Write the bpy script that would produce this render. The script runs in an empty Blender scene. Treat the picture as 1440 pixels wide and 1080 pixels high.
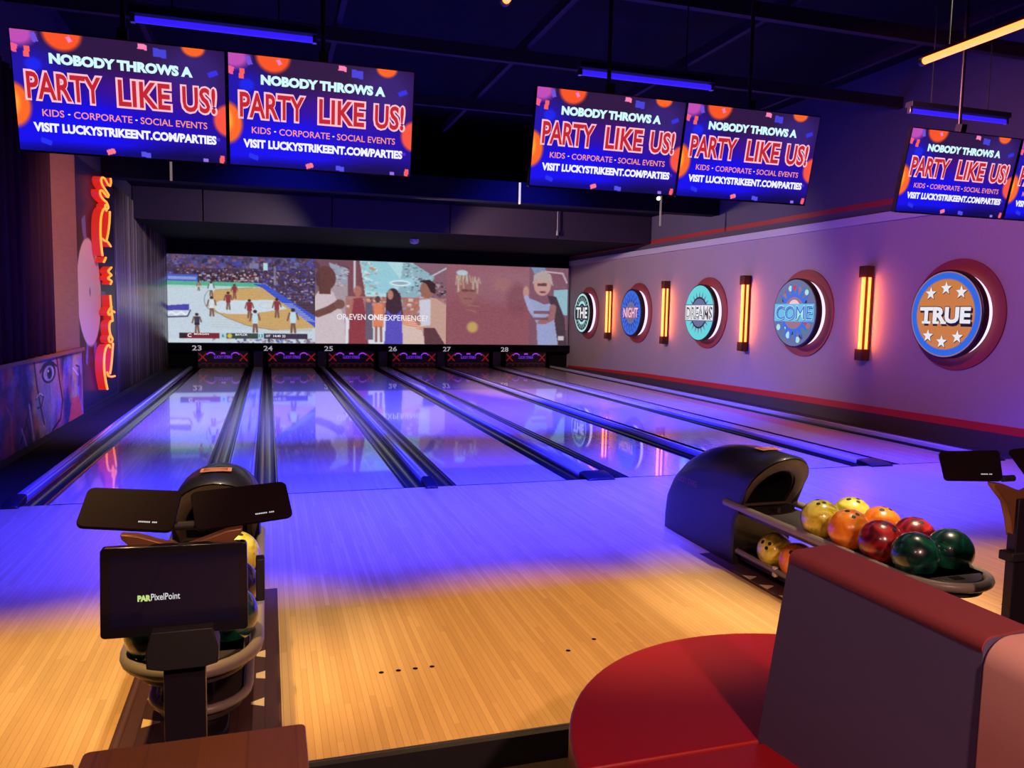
import bpy, bmesh, math, random
import numpy as np
from mathutils import Vector, Matrix
random.seed(7); rng = np.random.default_rng(7)
D = bpy.data; SC = bpy.context.scene; COL = SC.collection
PI = math.pi

# ------------------------------------------------------------------ camera
FPX = 1102.18; YAW, PITCH, ROLL = 0.30233, 0.09051, 0.01935
CAM = Vector((1.1254, -6.8505, 1.5768))
fw = Vector((math.sin(YAW)*math.cos(PITCH), math.cos(YAW)*math.cos(PITCH), -math.sin(PITCH)))
r0 = Vector((math.cos(YAW), -math.sin(YAW), 0)); u0 = r0.cross(fw)
r1 = r0*math.cos(ROLL) + u0*math.sin(ROLL); u1 = -r0*math.sin(ROLL) + u0*math.cos(ROLL)
cd = D.cameras.new('camera'); cam = D.objects.new('camera', cd); COL.objects.link(cam)
cd.sensor_width = 36; cd.lens = FPX/1440*36; cd.clip_start = .02; cd.clip_end = 100
m = Matrix((r1, u1, -fw)).transposed().to_4x4(); m.translation = CAM
cam.matrix_world = m
SC.camera = cam

# ------------------------------------------------------------------ world, exposure, large lights
w = D.worlds.new('world'); SC.world = w; w.use_nodes = True
w.node_tree.nodes['Background'].inputs[0].default_value = (.42, .22, .30, 1)
w.node_tree.nodes['Background'].inputs[1].default_value = 0.010
SC.view_settings.view_transform = 'Standard'; SC.view_settings.look = 'None'
SC.view_settings.exposure = 0; SC.view_settings.gamma = 1
try: SC.view_settings.use_curve_mapping = False
except Exception: pass
SC.cycles.use_denoising = True
SC.cycles.sample_clamp_indirect = 4
SC.cycles.max_bounces = 6
SC.cycles.caustics_reflective = False; SC.cycles.caustics_refractive = False

def lamp(name, kind, loc, target, power, color, size=.3, size_y=None, angle=60, blend=.5, spread=None):
    l = D.lights.new(name, kind); l.energy = power; l.color = color
    if kind == 'AREA':
        l.shape = 'RECTANGLE' if size_y else 'SQUARE'; l.size = size
        if size_y: l.size_y = size_y
        if spread: l.spread = math.radians(spread)
    elif kind == 'SPOT':
        l.spot_size = math.radians(angle); l.spot_blend = blend; l.shadow_soft_size = size
    else: l.shadow_soft_size = size
    o = D.objects.new(name, l); COL.objects.link(o); o.location = loc
    d = Vector(target) - Vector(loc)
    o.rotation_euler = d.to_track_quat('-Z', 'Y').to_euler()
    return o

BLUE = (.012, .016, 1.0); WARM = (1.0, .60, .21)
# black-light rows over the foul line (the tubes themselves are built further down) and an added second row of unseen fill lamps behind the monitors
for x in (1.1, 4.16, 6.9):
    lamp('blacklight_and_fill', 'AREA', (x, -.8, 3.47), (x, -.6, 0), 640, BLUE, 1.2, .30, spread=90)
for x in (1.2, 3.9, 6.5):
    lamp('blacklight_and_fill', 'AREA', (x, 3.4, 3.62), (x, 5.2, 0), 980, BLUE, 1.2, .12, spread=84)
for x in (1.5, 5.6):
    lamp('lane_blue_fill', 'SPOT', (x, 5.2, 4.6), (x, 9.0, 0), 2200, BLUE, .06, angle=88, blend=.9)  # added blue fill for the far lanes, no fixture built
# warm downlights over the seating side of the approach
for (x, y, p, a) in ((.15, -3.75, 560, 46), (2.55, -3.7, 500, 46), (5.5, -3.8, 480, 46)):
    lamp('warm_downlight', 'SPOT', (x, y, 3.6), (x, y+.05, 0), p*1.05, WARM, .06, angle=a, blend=.6)
for (x, y, tx, ty, p) in ((4.75, -3.5, 4.2, -3.25, 800), (1.5, -3.2, .92, -3.1, 380)):
    lamp('ball_rack_spot', 'SPOT', (x, y, 3.7), (tx, ty, .4), p, (1, .82, .56), .05, angle=36, blend=.8)
lamp('seating_fill', 'SPOT', (2.3, -8.6, 3.4), (2.5, -5.3, .6), 620, (1, .50, .40), .12, angle=84, blend=.9)  # added fill from behind the camera for bench and seats
lamp('booth_side_fill', 'SPOT', (.2, -7.8, 3.4), (2.4, -5.0, .55), 120, (1, .48, .46), .12, angle=52, blend=.9)  # added fill for the shaded seat and the backrest front
lamp('table_downlight', 'SPOT', (.8, -7.4, 3.4), (.9, -5.1, .55), 90, (1, .72, .4), .1, angle=34, blend=.8)
lamp('wall_pale_fill', 'SPOT', (3.0, 7.6, 3.5), (9.68, 8.8, 1.1), 1250, (1, .72, .72), .08, angle=88, blend=.35)  # added pale spot, its cone edge shaping the light boundary on the wall
lamp('wall_purple_wash', 'SPOT', (4.9, -1.2, 3.9), (9.68, 1.0, 1.7), 640, (1, .34, .58), .2, angle=78, blend=.8)
lamp('left_wall_fill', 'SPOT', (2.6, 2.4, 3.9), (-1.35, 5.2, 1.4), 950, (1, .66, .5), .1, angle=66, blend=.9)  # added unseen spot that lifts the left wall
lamp('slat_fill', 'SPOT', (2.6, 7.7, 3.5), (-1.35, 10.8, 1.7), 420, (1, .8, .85), .08, angle=80, blend=.9)  # added unseen fill to brighten the striped covering

# ------------------------------------------------------------------ materials
def s2l(c):
    c = np.asarray(c, float)/255.
    return np.where(c <= .04045, c/12.92, ((c+.055)/1.055)**2.4)
def hexc(r, g, b): return tuple(float(x) for x in s2l((r, g, b)))
MATS = {}
def mat(name, col=(.5, .5, .5), rough=.5, metal=0., emit=None, es=1., coat=0., spec=.5, noise=0., nscale=20., bump=0., bscale=200.):
    if name in MATS: return MATS[name]
    m = D.materials.new(name); m.use_nodes = True; nt = m.node_tree; b = nt.nodes['Principled BSDF']
    b.inputs['Base Color'].default_value = (*col, 1); b.inputs['Roughness'].default_value = rough
    b.inputs['Metallic'].default_value = metal; b.inputs['Coat Weight'].default_value = coat
    b.inputs['Coat Roughness'].default_value = .06; b.inputs['Specular IOR Level'].default_value = spec
    if emit is not None:
        b.inputs['Emission Color'].default_value = (*emit, 1); b.inputs['Emission Strength'].default_value = es
    if noise or bump:
        tc = nt.nodes.new('ShaderNodeTexCoord')
    if noise:
        n = nt.nodes.new('ShaderNodeTexNoise'); n.inputs['Scale'].default_value = nscale; n.inputs['Detail'].default_value = 4
        nt.links.new(tc.outputs['Object'], n.inputs['Vector'])
        mx = nt.nodes.new('ShaderNodeMix'); mx.data_type = 'RGBA'
        mx.inputs['A'].default_value = (*[c*(1-noise) for c in col], 1); mx.inputs['B'].default_value = (*[min(1, c*(1+noise)) for c in col], 1)
        nt.links.new(n.outputs['Fac'], mx.inputs['Factor']); nt.links.new(mx.outputs['Result'], b.inputs['Base Color'])
    if bump:
        n2 = nt.nodes.new('ShaderNodeTexNoise'); n2.inputs['Scale'].default_value = bscale
        nt.links.new(tc.outputs['Object'], n2.inputs['Vector'])
        bp = nt.nodes.new('ShaderNodeBump'); bp.inputs['Strength'].default_value = bump; bp.inputs['Distance'].default_value = .01
        nt.links.new(n2.outputs['Fac'], bp.inputs['Height']); nt.links.new(bp.outputs['Normal'], b.inputs['Normal'])
    MATS[name] = m; return m

def glow(name, col, s=1.): return mat(name, (.02, .02, .02), .4, emit=col, es=s)
def paint(name, rgb, rough=.5, **k): return mat(name, hexc(*rgb), rough, **k)

def wood(name, c1, c2, strip, length, axis='Y', rough=.3, coat=0., line=.7, coat_r=.06, spec=.5, grain=.35):
    """narrow boards running along an axis, each with its own tone and a fine grain"""
    m = D.materials.new(name); m.use_nodes = True; nt = m.node_tree; N = nt.nodes; L = nt.links; b = N['Principled BSDF']
    tc = N.new('ShaderNodeTexCoord'); sp = N.new('ShaderNodeSeparateXYZ'); L.new(tc.outputs['Object'], sp.inputs[0])
    a, c = ('X', 'Y') if axis == 'Y' else ('Y', 'X')
    def math_(op, x, y=None, z=None):
        n = N.new('ShaderNodeMath'); n.operation = op
        for i, v in enumerate((x, y, z)):
            if v is None: continue
            if isinstance(v, (int, float)): n.inputs[i].default_value = v
            else: L.new(v, n.inputs[i])
        return n.outputs[0]
    u = math_('DIVIDE', sp.outputs[a], strip); fu = math_('FLOOR', u); fr = math_('FRACT', u)
    wn = N.new('ShaderNodeTexWhiteNoise'); wn.noise_dimensions = '1D'; L.new(fu, wn.inputs['W'])
    v = math_('ADD', math_('DIVIDE', sp.outputs[c], length), math_('MULTIPLY', wn.outputs['Value'], 7.3))
    fv = math_('FLOOR', v)
    cb = N.new('ShaderNodeCombineXYZ'); L.new(fu, cb.inputs[0]); L.new(fv, cb.inputs[1])
    wn2 = N.new('ShaderNodeTexWhiteNoise'); wn2.noise_dimensions = '2D'; L.new(cb.outputs[0], wn2.inputs['Vector'])
    mp = N.new('ShaderNodeMapping'); L.new(tc.outputs['Object'], mp.inputs['Vector'])
    mp.inputs['Scale'].default_value = (180, 5, 180) if axis == 'Y' else (5, 180, 180)
    ns = N.new('ShaderNodeTexNoise'); ns.inputs['Scale'].default_value = 1.; ns.inputs['Detail'].default_value = 3; L.new(mp.outputs[0], ns.inputs['Vector'])
    f = math_('ADD', math_('MULTIPLY', wn2.outputs['Value'], 1-grain), math_('MULTIPLY', ns.outputs['Fac'], grain))
    mx = N.new('ShaderNodeMix'); mx.data_type = 'RGBA'; mx.inputs['A'].default_value = (*c1, 1); mx.inputs['B'].default_value = (*c2, 1); L.new(f, mx.inputs['Factor'])
    ln = math_('LESS_THAN', fr, .05)
    mx2 = N.new('ShaderNodeMix'); mx2.data_type = 'RGBA'; L.new(mx.outputs['Result'], mx2.inputs['A']); mx2.inputs['B'].default_value = (*[x*.35 for x in c1], 1)
    L.new(math_('MULTIPLY', ln, line), mx2.inputs['Factor']); L.new(mx2.outputs['Result'], b.inputs['Base Color'])
    b.inputs['Roughness'].default_value = rough; b.inputs['Coat Weight'].default_value = coat; b.inputs['Coat Roughness'].default_value = coat_r
    b.inputs['Specular IOR Level'].default_value = spec
    MATS[name] = m; return m

def attr_mat(name, emission=0., rough=.5, spec=.3):
    """colour read from the picture painted on the surface"""
    m = D.materials.new(name); m.use_nodes = True; nt = m.node_tree; b = nt.nodes['Principled BSDF']
    at = nt.nodes.new('ShaderNodeAttribute'); at.attribute_name = 'picture'
    if emission:
        b.inputs['Base Color'].default_value = (.01, .01, .01, 1)
        nt.links.new(at.outputs['Color'], b.inputs['Emission Color']); b.inputs['Emission Strength'].default_value = emission
    else: nt.links.new(at.outputs['Color'], b.inputs['Base Color'])
    b.inputs['Roughness'].default_value = rough; b.inputs['Specular IOR Level'].default_value = spec
    MATS[name] = m; return m

def stripes(name, cols, period, rough=.4, axis=1, spec=.5):
    m = D.materials.new(name); m.use_nodes = True; nt = m.node_tree; b = nt.nodes['Principled BSDF']
    tc = nt.nodes.new('ShaderNodeTexCoord'); mp = nt.nodes.new('ShaderNodeMapping'); nt.links.new(tc.outputs['Object'], mp.inputs[0])
    sc = [.001]*3; sc[axis] = 1/period; mp.inputs['Scale'].default_value = sc
    n = nt.nodes.new('ShaderNodeTexNoise'); n.inputs['Scale'].default_value = 1; n.inputs['Detail'].default_value = 5; n.inputs['Roughness'].default_value = .75
    nt.links.new(mp.outputs[0], n.inputs['Vector'])
    r = nt.nodes.new('ShaderNodeValToRGB'); nt.links.new(n.outputs['Fac'], r.inputs[0])
    e = r.color_ramp.elements
    k = len(cols)
    e[0].position = .3; e[0].color = (*cols[0], 1); e[1].position = .7; e[1].color = (*cols[-1], 1)
    for i in range(1, k-1):
        x = e.new(.3+.4*i/(k-1)); x.color = (*cols[i], 1)
    nt.links.new(r.outputs[0], b.inputs['Base Color']); b.inputs['Roughness'].default_value = rough; b.inputs['Specular IOR Level'].default_value = spec
    MATS[name] = m; return m

def marble(name, c1, c2, c3):
    m = D.materials.new(name); m.use_nodes = True; nt = m.node_tree; b = nt.nodes['Principled BSDF']
    tc = nt.nodes.new('ShaderNodeTexCoord')
    n = nt.nodes.new('ShaderNodeTexNoise'); n.inputs['Scale'].default_value = 8; n.inputs['Detail'].default_value = 5; n.inputs['Distortion'].default_value = 2.2
    nt.links.new(tc.outputs['Object'], n.inputs['Vector'])
    r = nt.nodes.new('ShaderNodeValToRGB'); nt.links.new(n.outputs['Fac'], r.inputs[0]); e = r.color_ramp.elements
    e[0].position = .34; e[0].color = (*c1, 1); e[1].position = .68; e[1].color = (*c3, 1); x = e.new(.5); x.color = (*c2, 1)
    nt.links.new(r.outputs[0], b.inputs['Base Color'])
    b.inputs['Roughness'].default_value = .28; b.inputs['Coat Weight'].default_value = 1; b.inputs['Coat Roughness'].default_value = .04
    MATS[name] = m; return m

BLACK = mat('black_paint', (.012, .011, .014), .6)
MATTE = mat('matte_black', (.004, .003, .004), .85, spec=.15)
GLOSSB = mat('gloss_black', (.012, .010, .016), .18, coat=.6)
PLASTIC = mat('black_plastic', (.008, .007, .009), .4, bump=.05, bscale=350)
METAL = mat('brushed_metal', (.45, .43, .42), .32, metal=1)
WHITE = mat('white_plastic', (.75, .74, .72), .4)

# ------------------------------------------------------------------ mesh helpers
class MB:
    def __init__(s): s.v = []; s.f = []; s.m = []; s.mi = 0
    def add(s, vs, fs, mi=None):
        o = len(s.v); s.v += [tuple(map(float, p)) for p in vs]
        for f in fs: s.f.append(tuple(i+o for i in f)); s.m.append(s.mi if mi is None else mi)
        return s
    def box(s, x0, x1, y0, y1, z0, z1, mi=None):
        vs = [(x, y, z) for z in (z0, z1) for y in (y0, y1) for x in (x0, x1)]
        return s.add(vs, [(0, 2, 3, 1), (4, 5, 7, 6), (0, 1, 5, 4), (2, 6, 7, 3), (0, 4, 6, 2), (1, 3, 7, 5)], mi)
    def quad(s, a, b, c, d, mi=None): return s.add([a, b, c, d], [(0, 1, 2, 3)], mi)
    def loft(s, rings, closed=True, cap=(True, True), mi=None):
        n = len(rings[0]); vs = [p for r in rings for p in r]; fs = []
        for i in range(len(rings)-1):
            for j in range(n if closed else n-1):
                k = (j+1) % n; fs.append((i*n+j, i*n+k, (i+1)*n+k, (i+1)*n+j))
        if cap[0]: fs.append(tuple(reversed(range(n))))
        if cap[1]: fs.append(tuple(range((len(rings)-1)*n, len(rings)*n)))
        return s.add(vs, fs, mi)
    def tube(s, pts, r, n=10, closed=False, mi=None):
        P = [Vector(p) for p in pts]; rings = []; k = len(P)
        rr = r if isinstance(r, (list, tuple)) else [r]*k
        up = None
        for i in range(k):
            a = P[(i-1) % k] if (closed or i > 0) else P[i]; b = P[(i+1) % k] if (closed or i < k-1) else P[i]
            t = (b-a).normalized()
            if up is None:
                up = Vector((0, 0, 1)) if abs(t.z) < .9 else Vector((1, 0, 0))
            x = t.cross(up)
            if x.length < 1e-4: x = t.cross(Vector((1, 0, 0)))
            x.normalize(); y = x.cross(t).normalized(); up = y
            rings.append([P[i] + (x*math.cos(q)+y*math.sin(q))*rr[i] for q in [2*PI*j/n for j in range(n)]])
        if closed: rings.append(rings[0]); return s.loft(rings, True, (False, False), mi)
        return s.loft(rings, True, (True, True), mi)
    def cyl(s, a, b, r, n=20, mi=None): return s.tube([a, b], r, n, mi=mi)
    def prism(s, poly, fn, d0, d1, mi=None):
        """2D outline mapped through fn(u, v, d)"""
        n = len(poly)
        return s.loft([[fn(u, v, d0) for u, v in poly], [fn(u, v, d1) for u, v in poly]], True, (True, True), mi)
    def build(s, name, mats, parent=None, bevel=0., smooth=35, seg=2):
        me = D.meshes.new(name); me.from_pydata(s.v, [], s.f)
        for mm in (mats if isinstance(mats, (list, tuple)) else [mats]): me.materials.append(mm)
        me.polygons.foreach_set('material_index', s.m)
        bm = bmesh.new(); bm.from_mesh(me); bmesh.ops.recalc_face_normals(bm, faces=bm.faces); bm.to_mesh(me); bm.free()
        if smooth:
            me.polygons.foreach_set('use_smooth', [True]*len(me.polygons)); me.set_sharp_from_angle(angle=math.radians(smooth))
        me.update()
        o = D.objects.new(name, me); COL.objects.link(o)
        if parent is not None: o.parent = parent
        if bevel:
            b = o.modifiers.new('bevel', 'BEVEL'); b.width = bevel; b.segments = seg; b.limit_method = 'ANGLE'; b.angle_limit = math.radians(40)
        return o
def tag(o, label=None, cat=None, group=None, kind=None):
    if label: o['label'] = label
    if cat: o['category'] = cat
    if group: o['group'] = group
    if kind: o['kind'] = kind
    return o
def thing(name, label, cat, loc=(0, 0, 0), group=None, rot=(0, 0, 0)):
    o = D.objects.new(name, None); COL.objects.link(o); o.location = loc; o.rotation_euler = rot; o.empty_display_size = .1
    return tag(o, label, cat, group)
def struct(o): return tag(o, kind='structure')
def copy_tree(o, parent=None, label=None):
    c = o.copy(); COL.objects.link(c)
    if parent is not None: c.parent = parent
    if label: c['label'] = label
    for ch in list(o.children): copy_tree(ch, c)
    return c
def lathe(prof, n=24, c=(0, 0)):
    return [[(c[0]+r*math.cos(2*PI*j/n), c[1]+r*math.sin(2*PI*j/n), z) for j in range(n)] for r, z in prof]
def rrect(x0, x1, y0, y1, r, n=5):
    P = []
    for cx, cy, a in ((x1-r, y1-r, 0), (x0+r, y1-r, PI/2), (x0+r, y0+r, PI), (x1-r, y0+r, 1.5*PI)):
        P += [(cx+r*math.cos(a+PI/2*i/n), cy+r*math.sin(a+PI/2*i/n)) for i in range(n+1)]
    return P
_txt = {}
def text2d(s, bold=0., shear=0.):
    """flat letters as (points, faces), lower left at 0,0; returns also width, height"""
    k = (s, bold, shear)
    if k in _txt: return _txt[k]
    c = D.curves.new('letters', 'FONT'); c.body = s; c.offset = bold; c.shear = shear; c.resolution_u = 3; c.fill_mode = 'BOTH'
    o = D.objects.new('letters', c); COL.objects.link(o)
    dg = bpy.context.evaluated_depsgraph_get(); me = o.evaluated_get(dg).to_mesh()
    P = np.array([v.co[:2] for v in me.vertices]); F = [tuple(p.vertices) for p in me.polygons]
    D.objects.remove(o); D.curves.remove(c)
    mn = P.min(0); P = P-mn; mx = P.max(0)
    _txt[k] = (P, F, mx[0], mx[1]); return _txt[k]
class Flat:
    """flat shapes in a plane (u, v), each a hair in front of the one before"""
    def __init__(s, fn, step=.0008): s.mb = MB(); s.fn = fn; s.d = 0; s.step = step
    def shape(s, poly, mi): s.d += s.step; s.mb.add([s.fn(u, v, s.d) for u, v in poly], [tuple(range(len(poly)))], mi); return s
    def many(s, polys, mi):
        s.d += s.step
        for poly in polys: s.mb.add([s.fn(u, v, s.d) for u, v in poly], [tuple(range(len(poly)))], mi)
        return s
    def disc(s, cx, cy, r, mi, n=48): return s.shape([(cx+r*math.cos(2*PI*i/n), cy+r*math.sin(2*PI*i/n)) for i in range(n)], mi)
    def ring(s, cx, cy, r0, r1, mi, n=48, a0=0, a1=2*PI):
        s.d += s.step; V = []; F = []
        for i in range(n+1):
            a = a0+(a1-a0)*i/n
            V += [s.fn(cx+r0*math.cos(a), cy+r0*math.sin(a), s.d), s.fn(cx+r1*math.cos(a), cy+r1*math.sin(a), s.d)]
        for i in range(n): F.append((2*i, 2*i+1, 2*i+3, 2*i+2))
        s.mb.add(V, F, mi); return s
    def text(s, t, u0, u1, v0, v1, mi, bold=0., shear=0., keep=False):
        P, F, W, H = text2d(t, bold, shear)
        s.d += s.step
        s.mb.add([s.fn(u0+x/W*(u1-u0), v0+y/H*(v1-v0), s.d) for x, y in P], F, mi); return s
    def build(s, name, mats, parent=None): return s.mb.build(name, mats, parent, smooth=0)
def star(cx, cy, r, k=.42, rot=PI/2, n=5):
    return [(cx+(r if i % 2 == 0 else r*k)*math.cos(rot+PI*i/n), cy+(r if i % 2 == 0 else r*k)*math.sin(rot+PI*i/n)) for i in range(2*n)]

class Canvas:
    """a painted picture: shapes in units of w x h, y down"""
    def __init__(s, nx, ny, w, h, bg):
        s.nx, s.ny, s.w, s.h = nx, ny, w, h; s.img = np.zeros((ny, nx, 3)); s.img[:] = bg
        s.X, s.Y = np.meshgrid((np.arange(nx)+.5)/nx*w, (np.arange(ny)+.5)/ny*h)
        s.px = w/nx
    def put(s, mask, col, a=1.):
        mm = np.clip(mask, 0, 1)[..., None]*a; s.img = s.img*(1-mm)+np.array(col, float)*mm; return s
    def ell(s, cx, cy, rx, ry, col, a=1., soft=None, rot=0.):
        dx, dy = s.X-cx, s.Y-cy; c, q = math.cos(rot), math.sin(rot); x = dx*c+dy*q; y = -dx*q+dy*c
        d = np.sqrt((x/rx)**2+(y/ry)**2); e = soft if soft else s.px/min(rx, ry)
        return s.put((1-d)/e+.5, col, a)
    def poly(s, pts, col, a=1.):
        ins = np.zeros_like(s.X, bool); n = len(pts)
        for i in range(n):
            (x1, y1), (x2, y2) = pts[i], pts[(i+1) % n]
            if y1 == y2: continue
            c = ((y1 > s.Y) != (y2 > s.Y)) & (s.X < (x2-x1)*(s.Y-y1)/(y2-y1)+x1); ins ^= c
        return s.put(ins.astype(float), col, a)
    def rect(s, x0, y0, x1, y1, col, a=1.): return s.poly([(x0, y0), (x1, y0), (x1, y1), (x0, y1)], col, a)
    def line(s, p, q, wd, col, a=1.):
        dx, dy = q[0]-p[0], q[1]-p[1]; L = dx*dx+dy*dy+1e-9
        t = np.clip(((s.X-p[0])*dx+(s.Y-p[1])*dy)/L, 0, 1); d = np.hypot(s.X-p[0]-t*dx, s.Y-p[1]-t*dy)
        return s.put((wd/2-d)/s.px+.5, col, a)
    def path(s, pts, wd, col, a=1.):
        for p, q in zip(pts, pts[1:]): s.line(p, q, wd, col, a)
        return s
    def specks(s, x0, y0, x1, y1, n, cols, size=(4, 10), a=.8):
        for _ in range(n):
            x, y = rng.uniform(x0, x1), rng.uniform(y0, y1); z = rng.uniform(*size); c = cols[rng.integers(len(cols))]
            s.rect(x, y, x+z*rng.uniform(.6, 1.6), y+z*rng.uniform(.5, 1.1), c, a*rng.uniform(.5, 1))
        return s
    def grain(s, amt, cell=3):
        g = rng.normal(0, amt, (s.ny//cell+1, s.nx//cell+1)); g = np.repeat(np.repeat(g, cell, 0), cell, 1)[:s.ny, :s.nx]
        s.img += g[..., None]; return s
    def mesh(s, name, fn, material, parent=None):
        """grid of the picture; fn(u, v) with u, v in 0..1, v down"""
        nx, ny = s.nx, s.ny; me = D.meshes.new(name)
        U, V = np.meshgrid(np.arange(nx)/(nx-1), np.arange(ny)/(ny-1))
        P = fn(U.ravel(), V.ravel()); P = np.stack([np.broadcast_to(p, U.size) for p in P], 1)
        i = np.arange(nx*ny).reshape(ny, nx)
        F = np.stack([i[:-1, :-1], i[1:, :-1], i[1:, 1:], i[:-1, 1:]], -1).reshape(-1, 4)
        me.vertices.add(nx*ny); me.vertices.foreach_set('co', P.astype(np.float32).ravel())
        me.loops.add(F.size); me.loops.foreach_set('vertex_index', F.astype(np.int32).ravel())
        me.polygons.add(len(F)); me.polygons.foreach_set('loop_start', (np.arange(len(F))*4).astype(np.int32))
        me.update(calc_edges=True); me.validate()
        at = me.color_attributes.new('picture', 'FLOAT_COLOR', 'POINT')
        c = np.ones((nx*ny, 4), np.float32); c[:, :3] = s2l(np.clip(s.img, 0, 255)).reshape(-1, 3); at.data.foreach_set('color', c.ravel())
        me.materials.append(material)
        o = D.objects.new(name, me); COL.objects.link(o)
        if parent is not None: o.parent = parent
        return o

# ------------------------------------------------------------------ layout numbers (metres; x across the lanes, y down the lanes, z up)
LW = 1.0668; LC = [0, 1.732, 3.293, 5.025, 6.587, 8.319]; NUM = ['23', '24', '25', '26', '27', '28']
ORD = ['leftmost', 'second from left', 'third from left', 'third from right', 'second from right', 'rightmost']
YE = 15.0; XL = -1.35; XR = 9.68; GW = .205
RET = [.866, 4.159, 7.453]

APPROACH = wood('approach_boards', hexc(196, 154, 98), hexc(222, 182, 122), .026, 1.1, rough=.33, coat=.45, coat_r=.19)
LANEW = wood('lane_boards', hexc(190, 160, 120), hexc(214, 186, 146), .0265, 2.2, rough=.25, coat=.8, coat_r=.035, line=.25)
DARKW = wood('dark_inlay_boards', hexc(66, 42, 42), hexc(90, 60, 56), .05, 1.6, rough=.35, coat=.2)
CREAM = paint('cream_inlay', (236, 206, 150), .35)
CARPET = mat('dark_carpet', (.024, .016, .012), .95, noise=.5, nscale=90, spec=.1)

# ------------------------------------------------------------------ setting
fl = MB().box(XL, XR, -4.17, 0, -.12, 0)
for (x, y) in ((1.66, -3.54), (1.735, -3.54), (1.81, -3.54), (1.585, -3.54), (.12, -3.62), (2.46, -3.54), (5.25, -3.5), (5.05, -3.6), (2.63, -3.45)):
    fl.add([(x+.012*math.cos(q), y+.012*math.sin(q), .0008) for q in [PI*i/4 for i in range(8)]], [tuple(range(8))], 1)
struct(fl.build('floor', [APPROACH, MATTE], smooth=0))
for k, x in enumerate(RET[:2]):
    b = MB(); b.box(x-.297, x+.297, -4.17, -2.35, -.002, .002, 0)
    tri = [[(1.063, -3.46), (1.063, -3.415), (1.101, -3.398), (1.101, -3.474)], [(1.047, -3.69), (1.047, -3.672), (1.098, -3.645), (1.098, -3.718)],
           [(.658, -3.77), (.656, -3.70), (.721, -3.737), (.721, -3.745)], [(.650, -3.545), (.652, -3.465), (.700, -3.50), (.700, -3.51)],
           [(.690, -3.40), (.690, -3.36), (.64, -3.345), (.64, -3.415)], [(1.063, -3.24), (1.063, -3.2), (1.101, -3.18), (1.101, -3.26)]]
    for t in tri: b.add([(px+x-.866, py, .003) for px, py in t], [(0, 1, 2, 3)], 1)
    for t in ((-.27, -2.85), (-.27, -3.02), (-.27, -3.2)):
        b.add([(x+t[0], t[1]-.04, .003), (x+t[0]+.07, t[1]-.005, .003), (x+t[0]+.07, t[1]+.005, .003), (x+t[0], t[1]+.04, .003)], [(0, 1, 2, 3)], 1)
    struct(b.build('floor_inlay', [DARKW, CREAM], smooth=0))
struct(MB().box(XL-1.5, XR, -9.5, -4.2, -.2, -.1).build('floor_seating', CARPET, smooth=0))
tr = MB().box(XL, XR, -4.2, -4.168, -.1, .004, 0).box(XL, XR, -4.17, -4.16, -.01, .006, 1)
struct(tr.build('trim_1', [BLACK, METAL], smooth=0))
struct(MB().box(XL, -LW/2-GW-.10, 0, YE+.4, -.12, -.005).build('floor_left', CARPET, smooth=0))
struct(MB().box(LC[5]+LW/2+GW+.11, XR, 0, YE+.4, -.12, -.005).build('floor_right', mat('dark_ledge', (.03, .02, .026), .5), smooth=0))
struct(MB().box(XL-.2, XL, -9.5, YE+1, -.12, 5.2).build('wall_left', mat('wall_left_paint', (.03, .022, .03), .7), smooth=0))
WALLR = mat('purple_grey_plaster', hexc(150, 132, 136), .75, noise=.06, nscale=30, bump=.25, bscale=60)
struct(MB().box(XR, XR+.2, -9.5, YE+1, -.12, 3.06).build('wall_right', WALLR, smooth=0))
struct(MB().box(XR, XR+.2, -9.5, YE+1, 3.06, 5.2).build('wall_right_upper', mat('dark_upper_paint', hexc(74, 66, 74), .8), smooth=0))
struct(MB().box(XR-.05, XR, -2, YE, 3.0, 3.125).build('trim_2', paint('pale_rail', (176, 168, 176), .5), smooth=0))
struct(MB().box(XR-.004, XR, -2, YE, 3.235, 3.32).build('trim_3', paint('red_line', (150, 34, 30), .6), smooth=0))  # flat red line along the upper wall
# red stripe over the dark plinth on the right wall
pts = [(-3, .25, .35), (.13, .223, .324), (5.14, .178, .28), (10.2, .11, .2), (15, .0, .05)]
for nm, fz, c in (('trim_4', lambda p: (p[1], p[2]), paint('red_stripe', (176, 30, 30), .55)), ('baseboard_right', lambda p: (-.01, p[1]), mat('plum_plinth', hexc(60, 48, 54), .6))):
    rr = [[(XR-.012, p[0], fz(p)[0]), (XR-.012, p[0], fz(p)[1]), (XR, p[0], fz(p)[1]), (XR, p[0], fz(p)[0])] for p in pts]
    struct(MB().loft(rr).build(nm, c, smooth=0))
struct(MB().box(XL, XL+.025, -4.1, YE, -.01, .075).build('baseboard_left', BLACK, smooth=0))
struct(MB().box(XL-1.5, XR+.2, -9.6, -9.5, -.2, 5.2).build('wall_back', mat('back_wall_paint', (.05, .03, .035), .8), smooth=0))
struct(MB().box(XL-1.7, XR+.2, -9.6, YE+1, 5.2, 5.35).build('ceiling', MATTE, smooth=0))
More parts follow.
